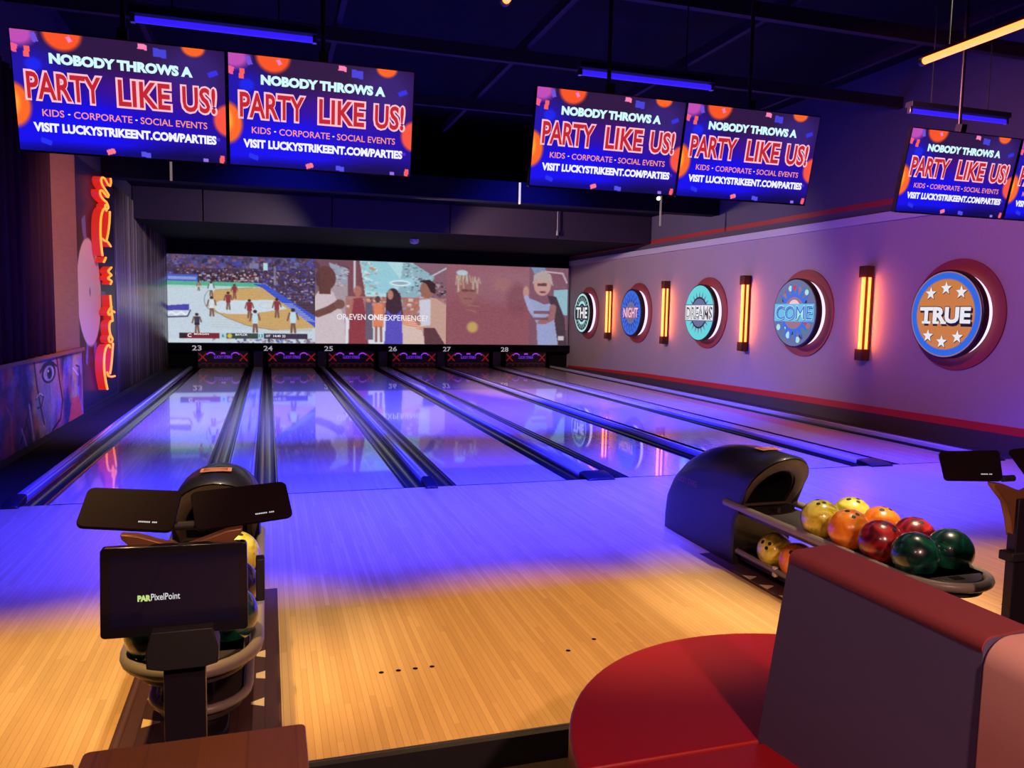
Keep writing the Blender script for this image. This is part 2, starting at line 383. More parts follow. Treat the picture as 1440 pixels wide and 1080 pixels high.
# far wall, black soffit box over the pin end with its front panels
struct(MB().box(XL, XR, YE+.12, YE+.3, -.12, 5.2).build('wall_far', MATTE, smooth=0))
sf = MB().box(XL, XR, 9.93, YE+.1, 3.27, 4.0, 0)
sf.box(XL, XR, 7.25, 9.93, 3.86, 3.95, 0)
struct(sf.build('ceiling_soffit', mat('soffit_black', (.0025, .002, .005), .8, spec=.1), smooth=0))
xs = [XL, -.08, 2.40, 4.88, 7.36, XR]
panelm = mat('soffit_panel', hexc(40, 28, 30), .6, noise=.1, nscale=3)
for i in range(5):
    struct(MB().box(xs[i]+.012, xs[i+1]-.012, 9.88, 9.93, 3.25, 3.86).build('trim_%d' % (5+i), panelm, bevel=.004))
struct(MB().box(XL, XR, 7.0, 7.3, 3.58, 3.95).build('ceiling_beam', MATTE, smooth=0))
# purlins and joists under the deck
jm = mat('joist_steel', hexc(44, 30, 34), .7, spec=.2)
for y in (-2.2, .2, 2.4, 4.7): struct(MB().box(XL, XR, y-.04, y+.04, 4.55, 4.7).build('ceiling_joist', jm, smooth=0))
for x in (-.2, 1.9, 4.1, 6.2, 8.3): struct(MB().box(x-.03, x+.03, -4, 7, 4.72, 4.84).build('ceiling_purlin', jm, smooth=0))

# ------------------------------------------------------------------ left wall dressing
def wallL(u, v, d): return (XL+.02+d, u, v)
panelwood = wood('walnut_panel', hexc(118, 66, 44), hexc(168, 104, 70), .9, 2.4, axis='Y', rough=.45, grain=.8, line=0)
wp = MB().box(XL, XL+.03, 3.73, 5.07, 1.0, 3.9).build('wood_wall_panel', panelwood, bevel=.003)
tag(wp, 'tall reddish wood panel on the left wall beside the dark drape', 'wall panel')
MATS['walnut_panel'].node_tree.nodes['Mapping'].inputs['Scale'].default_value = (3, 3, 26)
cv = MB(); rows = []
ny = 120
for z in (1.0, 3.9):
    rows.append([(XL+.05+.03*math.sin(i*1.1)+.012*math.sin(i*2.7), -2+5.72*i/ny, z) for i in range(ny+1)])
cv.loft(rows, closed=False, cap=(False, False))
o = cv.build('drape', stripes('dark_drape_cloth', [hexc(20, 8, 10), hexc(66, 28, 30), hexc(30, 14, 18)], .12, .85, spec=.1), smooth=80)
so = o.modifiers.new('thickness', 'SOLIDIFY'); so.thickness = .004
tag(o, 'dark maroon pleated drape hanging on the left wall above the mural ledge', 'curtain')
# striped wall covering near the screen
sw = MB(); rows = []
ny = 260
for z in (.09, 3.57):
    rows.append([(XL+.012+.012*abs(math.sin(i*.9)), 7.87+(14.98-7.87)*i/ny, z) for i in range(ny+1)])
sw.loft(rows, closed=False, cap=(False, False))
o = sw.build('striped_wall_covering', stripes('striped_slats', [hexc(50, 36, 48), hexc(140, 124, 138), hexc(78, 60, 74), hexc(200, 186, 194), hexc(96, 76, 88)], .16, .22, spec=.7), smooth=80)
so = o.modifiers.new('thickness', 'SOLIDIFY'); so.thickness = .01; so.offset = -1
tag(o, 'grey vertically striped wall covering beside the projection screen', 'wall covering')
# mural
cvs = Canvas(190, 80, 600, 250, (60, 50, 92))
def blob(x, y, rx, ry, c, a=.8, rot=0, soft=.6): cvs.ell(x, y, rx, ry, c, a, soft, rot)
for x, c in ((30, (120, 90, 170)), (110, (205, 84, 70)), (190, (44, 40, 100)), (270, (190, 150, 70)), (330, (110, 112, 190)), (400, (180, 84, 110)), (470, (34, 30, 74)), (545, (205, 160, 80)), (590, (150, 110, 120))):
    blob(x, rng.uniform(60, 120), 46, 150, c, .85)
for _ in range(150):
    x, y = rng.uniform(0, 600), rng.uniform(0, 250); c = [(70, 70, 170), (160, 120, 180), (200, 100, 60), (40, 30, 70), (210, 170, 120), (120, 50, 90), (90, 120, 190)][rng.integers(7)]
    blob(x, y, rng.uniform(4, 22), rng.uniform(14, 60), c, .45, rng.uniform(-.4, .4))
cvs.poly([(470, 250), (505, 170), (560, 168), (590, 250)], (196, 70, 50), .85)
blob(340, 120, 70, 110, (120, 116, 190), .55)
cvs.path([(250, 0), (262, 80), (280, 150), (300, 210)], 7, (26, 20, 46)); cvs.path([(395, 0), (412, 90), (430, 160), (410, 220), (350, 245)], 8, (26, 20, 46))
cvs.ell(340, 50, 46, 34, (28, 22, 52)); cvs.ell(340, 52, 36, 25, (150, 140, 190)); cvs.ell(344, 52, 17, 20, (40, 40, 90)); cvs.ell(346, 52, 8, 9, (10, 8, 20)); cvs.ell(336, 44, 4, 4, (230, 225, 240))
cvs.path([(285, 40), (310, 20), (350, 12), (392, 34)], 8, (24, 18, 44)); cvs.path([(255, 120), (275, 105), (300, 122), (285, 150), (262, 150)], 6, (28, 22, 50)); cvs.path([(258, 117), (278, 106), (297, 117)], 4, (220, 215, 230))
cvs.path([(165, 230), (200, 170), (225, 120)], 7, (30, 24, 48)); cvs.path([(170, 190), (195, 250)], 6, (200, 190, 200)); cvs.path([(215, 130), (235, 240)], 9, (176, 160, 180)); cvs.path([(195, 170), (222, 248)], 7, (30, 24, 48))
cvs.path([(520, 60), (560, 90)], 5, (200, 195, 215)); cvs.path([(545, 52), (570, 60), (575, 95), (560, 130)], 6, (24, 18, 40)); cvs.path([(100, 110), (120, 140), (122, 240)], 6, (206, 120, 70))
cvs.grain(5, 2)
MURAL = attr_mat('mural_paint', 0, .55)
mu = thing('mural', 'graffiti style mural of a painted eye in purple and orange low on the left wall', 'mural', (XL+.02, -2, .076))
cvs.mesh('painted_face', lambda u, v: (XL*0+.012+0*u, 3.2+u*3.95, .874-v*.874), MURAL, mu)
MB().box(0, .010, 0, 7.15, 0, .874).build('backing_board', mat('mural_backing', (.10, .06, .14), .7), mu)
lg = MB().box(XL, XL+.09, -2, 5.07, .955, 1.0).build('wall_ledge', mat('red_brown_ledge', hexc(140, 66, 48), .45), bevel=.004)
tag(lg, 'narrow red brown ledge running above the graffiti mural', 'ledge')
# record panel
cvs = Canvas(120, 150, 2.73, 3.53, (30, 24, 48))
cvs.ell(.78, 1.86, 1.12, 1.12, (14, 12, 20))
for r in np.linspace(.84, 1.09, 7):
    cvs.ell(.78, 1.86, r+.01, r+.01, (30, 28, 40), .6); cvs.ell(.78, 1.86, r, r, (14, 12, 20))
for a, b in ((1.75, 1.98), (1.18, 1.30), (-.2, .02)):
    for s in (0, PI):
        P = [(.78+1.10*math.cos(q+s), 1.86-1.10*math.sin(q+s)) for q in np.linspace(a, b, 6)] + [(.78+.8*math.cos(q+s), 1.86-.8*math.sin(q+s)) for q in np.linspace(b, a, 6)]
        cvs.poly(P, (96, 108, 150), .8)
cvs.ell(.75, 1.87, .79, .785, (216, 172, 136)); cvs.ell(.77, 1.86, .035, .06, (60, 44, 44))
rp = thing('record_panel', 'dark panel picturing a vinyl record with a plain beige label on the left wall', 'wall art', (XL, 5.08, .05))
MB().box(0, .02, 0, 2.78, .03, 3.53).build('board', BLACK, rp)
cvs.mesh('record_picture', lambda u, v: (.0215+0*u, u*2.73, 3.53-v*3.45), attr_mat('record_print', 0, .4), rp)
# neon script: glass tubes on a red lit backing
NEON = glow('neon_orange', (1.0, .21, .02), 2.3); NRED = glow('neon_red', (1.0, .022, .012), .62)
ns = thing('neon_sign', 'vertical orange neon script reading Rock n Roll on the left wall', 'neon sign', (XL, 0, 0))
# strokes as (y, z) on the wall, upright script read from the floor up
S = [[(6.203, 0.311), (6.086, 0.456), (6.008, 0.623), (6.032, 0.794), (6.15, 0.915), (6.33, 0.967), (6.453, 0.962), (6.501, 0.925)],
     [(6.748, 0.983), (6.669, 0.819), (6.551, 0.635), (6.445, 0.528)],
     [(6.222, 0.566), (6.318, 0.507), (6.547, 0.472), (6.825, 0.459)],
     [(6.668, 1.071), (6.509, 1.104), (6.415, 1.066), (6.479, 1.016), (6.622, 1.006), (6.72, 1.044), (6.669, 1.078), (6.565, 1.119)],
     [(6.548, 1.123), (6.488, 1.207), (6.498, 1.282), (6.613, 1.328), (6.742, 1.33)],
     [(6.779, 1.326), (6.723, 1.452), (6.667, 1.584), (6.633, 1.728)],
     [(6.718, 1.549), (6.531, 1.508), (6.417, 1.454), (6.554, 1.426), (6.782, 1.48), (6.95, 1.465)],
     [(6.676, 1.901), (6.774, 1.947), (6.596, 1.968), (6.491, 1.985), (6.657, 2.021), (6.77, 2.043), (6.609, 2.068), (6.524, 2.094), (6.673, 2.135), (6.786, 2.162)],
     [(6.197, 2.212), (6.305, 2.257), (6.36, 2.288)],
     [(6.109, 2.299), (6.034, 2.463), (6.013, 2.654), (6.088, 2.856), (6.254, 2.979), (6.446, 3.028), (6.511, 2.996)],
     [(6.78, 3.02), (6.721, 2.857), (6.608, 2.693), (6.468, 2.563)],
     [(6.112, 2.553), (6.309, 2.534), (6.534, 2.535), (6.777, 2.485)],
     [(6.628, 3.084), (6.472, 3.084), (6.415, 3.045), (6.515, 3.023), (6.661, 3.06), (6.63, 3.098), (6.53, 3.132)],
     [(6.53, 3.132), (6.293, 3.141), (6.085, 3.178), (6.077, 3.235), (6.243, 3.259), (6.475, 3.232), (6.648, 3.221), (6.724, 3.265)],
     [(6.724, 3.265), (6.486, 3.305), (6.255, 3.345), (6.165, 3.403), (6.27, 3.458), (6.473, 3.463), (6.675, 3.42), (6.854, 3.419)],
     [(6.854, 3.419), (6.937, 3.486), (6.908, 3.543)]]
def smoothpath(P, k=4):
    P = [np.array(p, float) for p in P]; P = [2*P[0]-P[1]]+P+[2*P[-1]-P[-2]]; out = []
    for i in range(1, len(P)-2):
        for t in np.arange(k)/k:
            a, b, c, d = P[i-1:i+3]
            out.append(.5*((2*b)+(-a+c)*t+(2*a-5*b+4*c-d)*t*t+(-a+3*b-3*c+d)*t**3))
    out.append(P[-2]); return out
names = ['letter_R', 'letter_R', 'letter_R', 'letter_o', 'letter_c', 'letter_k', 'letter_k', 'letter_n', 'apostrophe', 'letter_R', 'letter_R', 'letter_R', 'letter_o', 'letter_l', 'letter_l', 'letter_l']
parts = [(0, 3, 'letter_r'), (3, 4, 'letter_o'), (4, 5, 'letter_c'), (5, 7, 'letter_k'), (7, 8, 'letter_n'), (8, 9, 'apostrophe'), (9, 12, 'letter_r'), (12, 13, 'letter_o'), (13, 14, 'letter_l'), (14, 16, 'letter_l')]
for a, b, nm in parts:
    f_ = MB(); k_ = MB()
    for s_ in S[a:b]:
        q = smoothpath(s_)
        f_.tube([(.15, y, z) for y, z in q], .015, 8)
        rg = []
        for a_ in range(len(q)):
            p0, p1 = np.array(q[max(a_-1, 0)]), np.array(q[min(a_+1, len(q)-1)]); tv = (p1-p0)/(np.linalg.norm(p1-p0)+1e-9); nv = np.array([-tv[1], tv[0]])*.011
            rg.append([(x_, q[a_][0]+g_*nv[0], q[a_][1]+g_*nv[1]) for x_, g_ in ((.03, -1), (.134, -1), (.134, 1), (.03, 1))])
        k_.loft(rg)
    lo = f_.build(nm, NEON, ns, smooth=60); k_.build('red_letter_side', NRED, lo, smooth=30)

# ------------------------------------------------------------------ lanes
GUT = mat('gutter_plastic', (.018, .017, .02), .16, spec=.6)
for i, x in enumerate(LC):
    t = thing('bowling_lane', 'glossy bowling lane under the number %s, %s of the six lanes' % (NUM[i], ORD[i]), 'bowling lane', (x, 0, 0), 'bowling lanes')
    MB().box(-LW/2, LW/2, .012, YE, -.12, 0).build('lane_surface', LANEW, t, smooth=0)
    MB().box(-LW/2, LW/2, -.004, .012, -.05, .0012).build('foul_line', MATTE, t, smooth=0)
    for sgn in (-1, 1):
        g = []; n = 12
        for y in (.0, YE):
            ins = [(sgn*(LW/2+.002), y, -.002), (sgn*(LW/2+.014), y, -.004)]
            ins += [(sgn*(LW/2+.016+(GW-.03)*(1-math.cos(PI*j/n))/2), y, -.006-.085*math.sin(PI*j/n)) for j in range(n+1)]
            ins += [(sgn*(LW/2+GW-.003), y, -.003), (sgn*(LW/2+GW-.003), y, -.11), (sgn*(LW/2+.002), y, -.11)]
            g.append(ins)
        MB().loft(g).build('gutter', GUT, t, smooth=50)
CAPM = mat('grey_capping', hexc(150, 146, 156), .22, coat=.5)
def divider(x, wd, h, label, name):
    t = thing(name, label, 'lane divider', (x, 0, 0), 'dividers between the lanes')
    n = 8; g = []
    for y in (.16, YE-.12):
        r = min(.03, wd/2*.9)
        g.append([(-wd/2, y, -.11), (-wd/2, y, h-r)]+[(-wd/2+r-r*math.cos(PI/2*j/4), y, h-r+r*math.sin(PI/2*j/4)) for j in range(1, 5)] +
                 [(wd/2-r+r*math.sin(PI/2*j/4), y, h-r+r*math.cos(PI/2*j/4)) for j in range(0, 4)]+[(wd/2, y, h-r), (wd/2, y, -.11)])
    MB().loft(g).build('capping', CAPM, t, smooth=50)
    k = MB(); w2 = wd/2+.015
    k.loft([[(-w2, y, 0), (-w2, y, z), (-w2*.7, y, z+.012), (w2*.7, y, z+.012), (w2, y, z), (w2, y, 0)] for y, z in ((-.07, .006), (.0, h*.75), (.17, h+.004))])
    k.build('end_cap', PLASTIC, t, bevel=.004)
    return t
mid = lambda i: (LC[i]+LC[i+1])/2
for i in range(5):
    full = LC[i+1]-LC[i]-LW-2*GW
    if i % 2 == 0:
        divider(mid(i), full-.004, .035, 'wide blue lit capping between the lanes numbered %s and %s' % (NUM[i], NUM[i+1]), 'return_capping')
    else:
        divider(mid(i), full-.004, .05, 'narrow rail between the lanes numbered %s and %s' % (NUM[i], NUM[i+1]), 'lane_divider')
divider(-LW/2-GW-.05, .094, .05, 'leftmost rail between the lane numbered 23 and the dark floor by the mural', 'lane_divider')
divider(LC[5]+LW/2+GW+.055, .10, .05, 'rightmost rail between the lane numbered 28 and the purple wall', 'lane_divider')

# ------------------------------------------------------------------ pin end: masks, number board, projection screen
REDX = glow('mask_red', hexc(190, 36, 30), .35); PUR = glow('mask_purple', hexc(120, 50, 230), 1.0); PINKL = glow('mask_pink', hexc(220, 60, 240), .8); DRED = mat('mask_dark_red', hexc(70, 16, 26), .6, emit=hexc(60, 12, 24), es=.6)
MASK = mat('mask_black', (.012, .008, .02), .5)
for i, x in enumerate(LC):
    t = thing('pin_mask', 'black pin mask with red crosses at the end of the lane numbered %s' % NUM[i], 'pin mask', (x, 14.9, 0), 'pin masks')
    MB().box(-.62, .62, 0, .1, .0, .45).build('panel', MASK, t, smooth=0)
    for cx in (-.5, .5):
        F = Flat(lambda u, v, d: (u, -.002-d, v), .001)
        F.many([[(cx-.11, .19), (cx-.085, .17), (cx+.11, .375), (cx+.085, .395)], [(cx+.11, .19), (cx+.085, .17), (cx-.11, .375), (cx-.085, .395)]], 0); F.build('red_cross', REDX, t)
    for ax, ay, r_, a_ in ((-.30, .29, .125, PI*.15), (.30, .29, .125, PI*.15), (0, .31, .09, PI*.25)):
        F = Flat(lambda u, v, d: (u, -.004-d, v), .001); F.ring(ax, ay, r_-.03, r_, 0, 20, a_, PI-a_); F.build('purple_arc', PUR, t)
    for k in range(7):
        F = Flat(lambda u, v, d: (u, -.002-d, v), .001); F.ring(-.48+k*.16, .02, .09, .115, 0, 14, .2, PI-.2); F.build('red_scallop', DRED, t)
    F = Flat(lambda u, v, d: (u, -.004-d, v), .001); F.text('LUCKY STRIKE', -.22, .22, .245, .325, 0, .01); F.build('lettering', PUR, t)
    for q in (-.30, 0, .30): MB().box(q-.05, q+.05, -.012, -.002, .385, .405).build('purple_light', PINKL, t, smooth=0)
nb = thing('number_board', 'black board of white lane numbers above the pin masks', 'number board', (0, 14.86, 0))
MB().box(XL+.01, XR-.02, 0, .08, .45, .64).build('board', MATTE, nb, smooth=0)
for i, xx in enumerate((-.635, 1.119, 2.683, 4.417, 5.948, 7.652)):
    F = Flat(lambda u, v, d: (u, -.003-d, v)); F.text(NUM[i], xx-.115, xx+.115, .452, .585, 0, .02)
    o = F.build('lane_number', paint('number_white', (225, 220, 220), .5, emit=hexc(170, 165, 172), es=.7), nb); o['label'] = 'white lane number %s' % NUM[i]
for i in range(5):   # dark posts between the masks
    o = MB().box(mid(i)-.12, mid(i)+.12, 14.95, 15.1, 0, .45).build('mask_post', mat('blue_black_post', (.01, .01, .035), .4), bevel=.006)
    tag(o, 'dark post between the pin masks under the numbers %s and %s' % (NUM[i], NUM[i+1]), 'post', 'posts between the pin masks')

def person(c, x, y, h, top, legs, skin=(120, 84, 70), wide=1.):
    """small player seen from the stands, feet at x, y"""
    w_ = h*.12*wide
    c.line((x-w_*.6, y), (x-w_*.3, y-h*.45), w_*.8, skin); c.line((x+w_*.7, y), (x+w_*.3, y-h*.45), w_*.8, skin)
    c.poly([(x-w_*1.1, y-h*.38), (x+w_*1.1, y-h*.38), (x+w_*.9, y-h*.56), (x-w_*.9, y-h*.56)], legs)
    c.poly([(x-w_, y-h*.5), (x+w_, y-h*.5), (x+w_*1.2, y-h*.84), (x-w_*1.2, y-h*.84)], top)
    c.line((x-w_*1.2, y-h*.8), (x-w_*1.9, y-h*.5), w_*.6, skin); c.line((x+w_*1.2, y-h*.8), (x+w_*1.8, y-h*.55), w_*.6, skin)
    c.ell(x, y-h*.93, w_*.75, h*.075, (60, 40, 36))
VID = attr_mat('projected_light', 1.0, .8, .1)
sx = [-1.335, 2.337, 5.935, 9.60]; z0, z1 = .655, 2.905
ps = thing('projection_screen', 'wide projection screen above the lane numbers showing three pictures side by side', 'screen', (0, YE-.04, 0))
MB().box(XL+.01, XR-.03, .012, .06, .64, 2.92).build('screen_cloth', mat('screen_cloth', (.35, .33, .36), .9), ps, smooth=0)
# picture one: basketball game seen from the stands
c = Canvas(300, 176, 985, 590, (196, 214, 226))
c.rect(0, 0, 985, 150, (74, 60, 92)); c.specks(0, 0, 985, 120, 520, [(60, 66, 170), (90, 90, 160), (50, 40, 60), (120, 110, 150), (150, 80, 80), (70, 80, 190), (40, 36, 60)], (8, 26), .8)
c.rect(0, 86, 985, 116, (60, 44, 60), .7); c.specks(0, 88, 985, 125, 150, [(190, 180, 200), (130, 70, 70), (60, 40, 50)], (6, 12), .9)
c.rect(0, 135, 200, 178, (70, 90, 200)); c.rect(10, 148, 190, 166, (150, 170, 220), .8); c.rect(200, 118, 620, 182, (54, 36, 44)); c.specks(200, 118, 620, 178, 190, [(200, 190, 200), (130, 70, 66), (90, 60, 60), (40, 30, 40), (90, 100, 190)], (7, 18), .9)
c.rect(0, 176, 600, 208, (86, 176, 142)); c.rect(0, 204, 600, 220, (176, 214, 206))
c.poly([(600, 100), (985, 100), (985, 440), (640, 176), (600, 176)], (66, 50, 70)); c.specks(600, 90, 985, 300, 420, [(190, 180, 200), (120, 70, 80), (60, 60, 160), (40, 30, 46), (90, 90, 180)], (7, 18), .85)
c.poly([(560, 184), (640, 184), (985, 400), (985, 486), (620, 210)], (52, 80, 210))
for k in range(10): c.line((740+k*16, 312+k*12), (830+k*17, 318+k*13), 5, (190, 205, 240), .9)
c.poly([(310, 232), (560, 210), (620, 208), (985, 478), (960, 500), (700, 500), (520, 470), (390, 420), (300, 370), (270, 300)], (205, 166, 104))
for k in range(16): c.line((280, 225+k*17), (985, 225+k*18), 1.6, (176, 138, 84), .5)
c.poly([(310, 330), (420, 300), (690, 290), (790, 350), (520, 392), (380, 392)], (206, 222, 232)); c.ell(335, 340, 74, 52, (190, 160, 110), .5); c.ell(360, 345, 56, 42, (206, 222, 232))
q = [(300+ (-60)*math.cos(a), 300+72*math.sin(a)) for a in np.linspace(-1.2, 1.3, 14)]; c.path(q, 3, (90, 80, 80), .8)
c.path([(300, 370), (390, 420), (520, 470), (700, 500), (960, 500)], 3, (110, 96, 90)); c.ell(660, 330, 60, 22, (170, 180, 190), .5); c.ell(660, 330, 54, 18, (206, 222, 232))
c.path([(310, 232), (560, 210)], 3, (150, 120, 90)); c.poly([(700, 500), (985, 478), (985, 520), (0, 530), (0, 500)], (200, 218, 230), .6)
c.poly([(-30, 345), (140, 330), (140, 372), (-30, 375)], (70, 66, 170)); c.path([(0, 400), (30, 384), (60, 404), (90, 384), (120, 404), (145, 384)], 14, (235, 240, 246)); c.path([(-20, 420), (130, 412), (150, 372)], 8, (50, 44, 80))
W_, M_ = (190, 224, 236), (140, 50, 60)
for x, y, h, t_, l_ in ((205, 238, 60, (180, 120, 120), (210, 200, 200)), (285, 270, 95, W_, W_), (437, 285, 95, M_, M_), (287, 405, 130, (210, 225, 235), (220, 230, 236)), (395, 360, 118, M_, M_), (535, 415, 125, M_, M_), (720, 408, 130, M_, M_), (572, 512, 150, W_, W_), (830, 512, 165, W_, W_), (190, 520, 130, (60, 54, 70), (40, 34, 44))):
    person(c, x, y, h, t_, l_)
c.rect(700, 60, 715, 190, (150, 150, 170), .6); c.rect(630, 40, 660, 90, (170, 220, 226)); c.rect(540, 44, 600, 80, (150, 150, 170), .6)
c.rect(0, 560, 985, 590, (206, 222, 230), .7); c.specks(280, 556, 985, 590, 90, [(70, 56, 80), (130, 100, 110), (200, 200, 215), (60, 70, 160)], (8, 22), .9)
c.rect(75, 522, 122, 560, (46, 30, 36)); c.rect(122, 522, 336, 560, (120, 34, 46)); c.rect(336, 522, 380, 560, (168, 214, 224)); c.rect(380, 522, 590, 560, (56, 70, 62)); c.rect(590, 522, 632, 560, (168, 214, 224)); c.rect(632, 522, 930, 560, (58, 46, 66)); c.ell(402, 541, 16, 16, (210, 190, 60))
c.grain(7, 1)
def vmesh(c, k, nm):
    P_ = np.pad(c.img, ((1, 1), (1, 1), (0, 0)), 'edge'); h_, w_ = c.img.shape[:2]
    c.img = (sum(P_[i:i+h_, j:j+w_] for i in range(3) for j in range(3))/9*.6+c.img*.4)*.92+np.array((150, 128, 146))*.08  # blurs the picture and mixes a pale light haze into its colours
    a, b = sx[k], sx[k+1]
    return c.mesh(nm, lambda u, v: (a+u*(b-a), 0*u, z1-v*(z1-z0)), VID, ps)
o = vmesh(c, 0, 'projected_picture'); o['label'] = 'basketball game on the left third'
VT = glow('video_text_white', hexc(235, 235, 240), 1.0)
F = Flat(lambda u, v, d: (sx[0]+u/985*(sx[1]-sx[0]), -.004-d, z1-v/590*(z1-z0)))
F.text('C', 127, 152, 553, 528, 0, .03); F.text('MORGAN', 170, 265, 538, 526, 0, .02); F.text('6', 350, 366, 553, 530, 1, .02); F.text('BAYLOR', 440, 520, 541, 527, 0, .02); F.text('13', 597, 624, 553, 530, 1, .02)
F.text('1ST', 645, 675, 549, 533, 0, .02); F.text('14:40', 695, 745, 549, 533, 0, .02); F.text('22', 755, 778, 549, 533, 0, .02)
F.build('score_lettering', [VT, glow('video_text_teal', hexc(60, 110, 130), 1)], o)
# picture two: party advertisement
c = Canvas(190, 176, 880, 590, (150, 96, 100))
c.rect(0, 0, 880, 590, (168, 150, 160)); c.poly([(250, 0), (620, 0), (560, 170), (520, 260), (300, 260), (270, 200)], (176, 220, 226)); c.poly([(300, 0), (470, 0), (560, 120), (470, 230), (330, 210)], (150, 205, 218))
c.poly([(580, 0), (800, 0), (800, 180), (640, 260), (520, 260), (560, 160)], (140, 178, 190)); c.specks(580, 0, 800, 220, 160, [(200, 225, 230), (90, 110, 130), (150, 190, 200), (60, 60, 80)], (6, 16), .8)
c.specks(290, 0, 400, 230, 60, [(220, 235, 240), (120, 150, 160), (190, 130, 100)], (6, 22), .8)
c.poly([(215, 0), (290, 0), (330, 260), (215, 260)], (120, 70, 78)); c.rect(248, 0, 262, 220, (200, 205, 215)); c.poly([(0, 0), (215, 0), (215, 150), (120, 110), (0, 60)], (110, 74, 84)); c.poly([(90, 20), (215, 60), (215, 180), (120, 120)], (150, 160, 180)); c.specks(100, 20, 215, 180, 50, [(80, 60, 70), (200, 200, 210)], (6, 14), .8)
c.poly([(640, 0), (880, 0), (880, 260), (700, 240), (800, 100)], (130, 92, 106)); c.path([(780, 90), (880, 30)], 10, (190, 200, 214)); c.specks(680, 130, 880, 260, 70, [(40, 30, 40), (200, 190, 200), (90, 60, 70)], (6, 20), .85)
c.rect(200, 250, 880, 420, (170, 110, 100)); c.specks(200, 250, 880, 400, 240, [(220, 150, 120), (230, 210, 210), (90, 60, 70), (200, 90, 60), (140, 150, 180)], (8, 24), .8)
c.poly([(480, 130), (640, 110), (660, 170), (490, 180)], (150, 210, 222)); c.ell(560, 150, 70, 20, (236, 248, 250)); c.ell(560, 150, 56, 12, (150, 170, 190))
c.rect(200, 400, 880, 590, (222, 226, 234)); 
for k in range(7): c.line((560, 395+k*12), (700, 410+k*14), 8, (226, 110, 60)); 
c.poly([(560, 440), (690, 480), (760, 590), (520, 590)], (214, 190, 180))
c.poly([(0, 180), (60, 190), (120, 230), (190, 400), (200, 590), (0, 590)], (206, 190, 196)); c.ell(70, 130, 66, 84, (96, 58, 54)); c.rect(30, 190, 100, 240, (96, 58, 54)); c.path([(20, 380), (90, 350), (150, 310)], 50, (110, 68, 62)); c.ell(160, 310, 34, 34, (120, 76, 68)); c.poly([(0, 0), (30, 40), (40, 200), (0, 260)], (80, 50, 56), .7)
c.ell(278, 215, 26, 38, (170, 110, 96)); c.poly([(240, 270), (310, 260), (335, 400), (350, 590), (215, 590), (225, 380)], (140, 56, 66)); c.path([(240, 280), (225, 400)], 22, (170, 110, 96))
c.ell(410, 270, 18, 24, (90, 60, 60)); c.poly([(385, 300), (440, 300), (450, 470), (380, 470)], (222, 130, 90)); c.line((400, 470), (400, 570), 16, (140, 90, 80)); c.line((432, 470), (434, 570), 16, (140, 90, 80)); c.poly([(330, 290), (372, 290), (380, 560), (330, 560)], (100, 90, 110))
c.ell(512, 240, 40, 52, (56, 36, 44)); c.poly([(470, 220), (560, 220), (580, 380), (460, 380)], (60, 38, 46)); c.ell(494, 236, 20, 34, (180, 126, 110)); c.poly([(470, 350), (570, 350), (580, 590), (455, 590)], (86, 76, 190)); c.ell(520, 330, 46, 46, (60, 40, 50))
c.ell(745, 190, 50, 64, (150, 100, 84)); c.poly([(690, 130), (760, 118), (800, 150), (800, 220), (770, 210), (740, 150)], (50, 34, 36)); c.poly([(700, 260), (800, 250), (880, 300), (880, 590), (740, 590), (700, 470)], (196, 156, 140)); c.poly([(690, 270), (770, 260), (770, 450), (700, 460)], (206, 206, 222)); c.poly([(720, 470), (800, 470), (870, 590), (730, 590)], (90, 54, 62)); c.path([(680, 330), (640, 370), (690, 440)], 26, (170, 116, 100))
c.grain(6, 1)
o = vmesh(c, 1, 'projected_picture'); o['label'] = 'party crowd picture in the middle third'
F = Flat(lambda u, v, d: (sx[1]+u/880*(sx[2]-sx[1]), -.004-d, z1-v/590*(z1-z0)))
F.text('OR EVEN', 140, 330, 420, 378, 0, .005); F.text('ONE', 345, 445, 420, 378, 0, .035); F.text('EXPERIENCE?', 455, 750, 422, 380, 0, .005)
F.build('caption_lettering', VT, o)
# picture three: two people in a dim pink frame
c = Canvas(180, 176, 800, 590, (146, 92, 104))
c.ell(300, 420, 420, 300, (138, 76, 86), .8, .6); c.ell(400, 160, 300, 120, (150, 104, 118), .6, .6); c.ell(360, 140, 60, 50, (168, 112, 104), .5, .6); c.ell(460, 250, 70, 120, (120, 66, 78), .6, .5)
c.ell(135, 190, 62, 110, (150, 96, 92), .9, .3); 
for k in range(26):
    a = rng.uniform(0, PI); r_ = rng.uniform(40, 84); x = 135+r_*math.cos(a)*1.1; y = 120-r_*.8*math.sin(a); c.path([(x, y), (x+rng.uniform(-14, 14), y+rng.uniform(30, 110))], 7, [(200, 186, 150), (150, 110, 90), (190, 205, 196), (214, 200, 170)][k % 4], .7)
c.ell(100, 60, 36, 20, (180, 210, 214), .9, .3); c.ell(120, 190, 24, 10, (90, 50, 56), .7, .4); c.ell(165, 190, 20, 9, (90, 50, 56), .7, .4); c.path([(115, 250), (165, 250)], 8, (120, 60, 66), .7)
c.ell(170, 460, 34, 40, (206, 180, 90), .8, .5); c.path([(130, 330), (190, 345)], 6, (186, 150, 96), .5); c.path([(140, 300), (210, 305)], 5, (186, 150, 96), .5)
c.rect(540, 0, 800, 590, (120, 78, 96), .8); c.poly([(545, 0), (640, 0), (660, 60), (600, 120)], (120, 140, 176)); c.poly([(700, 170), (800, 160), (800, 360), (720, 360)], (140, 186, 200)); c.path([(640, 30), (760, 40), (790, 110)], 12, (190, 170, 180))
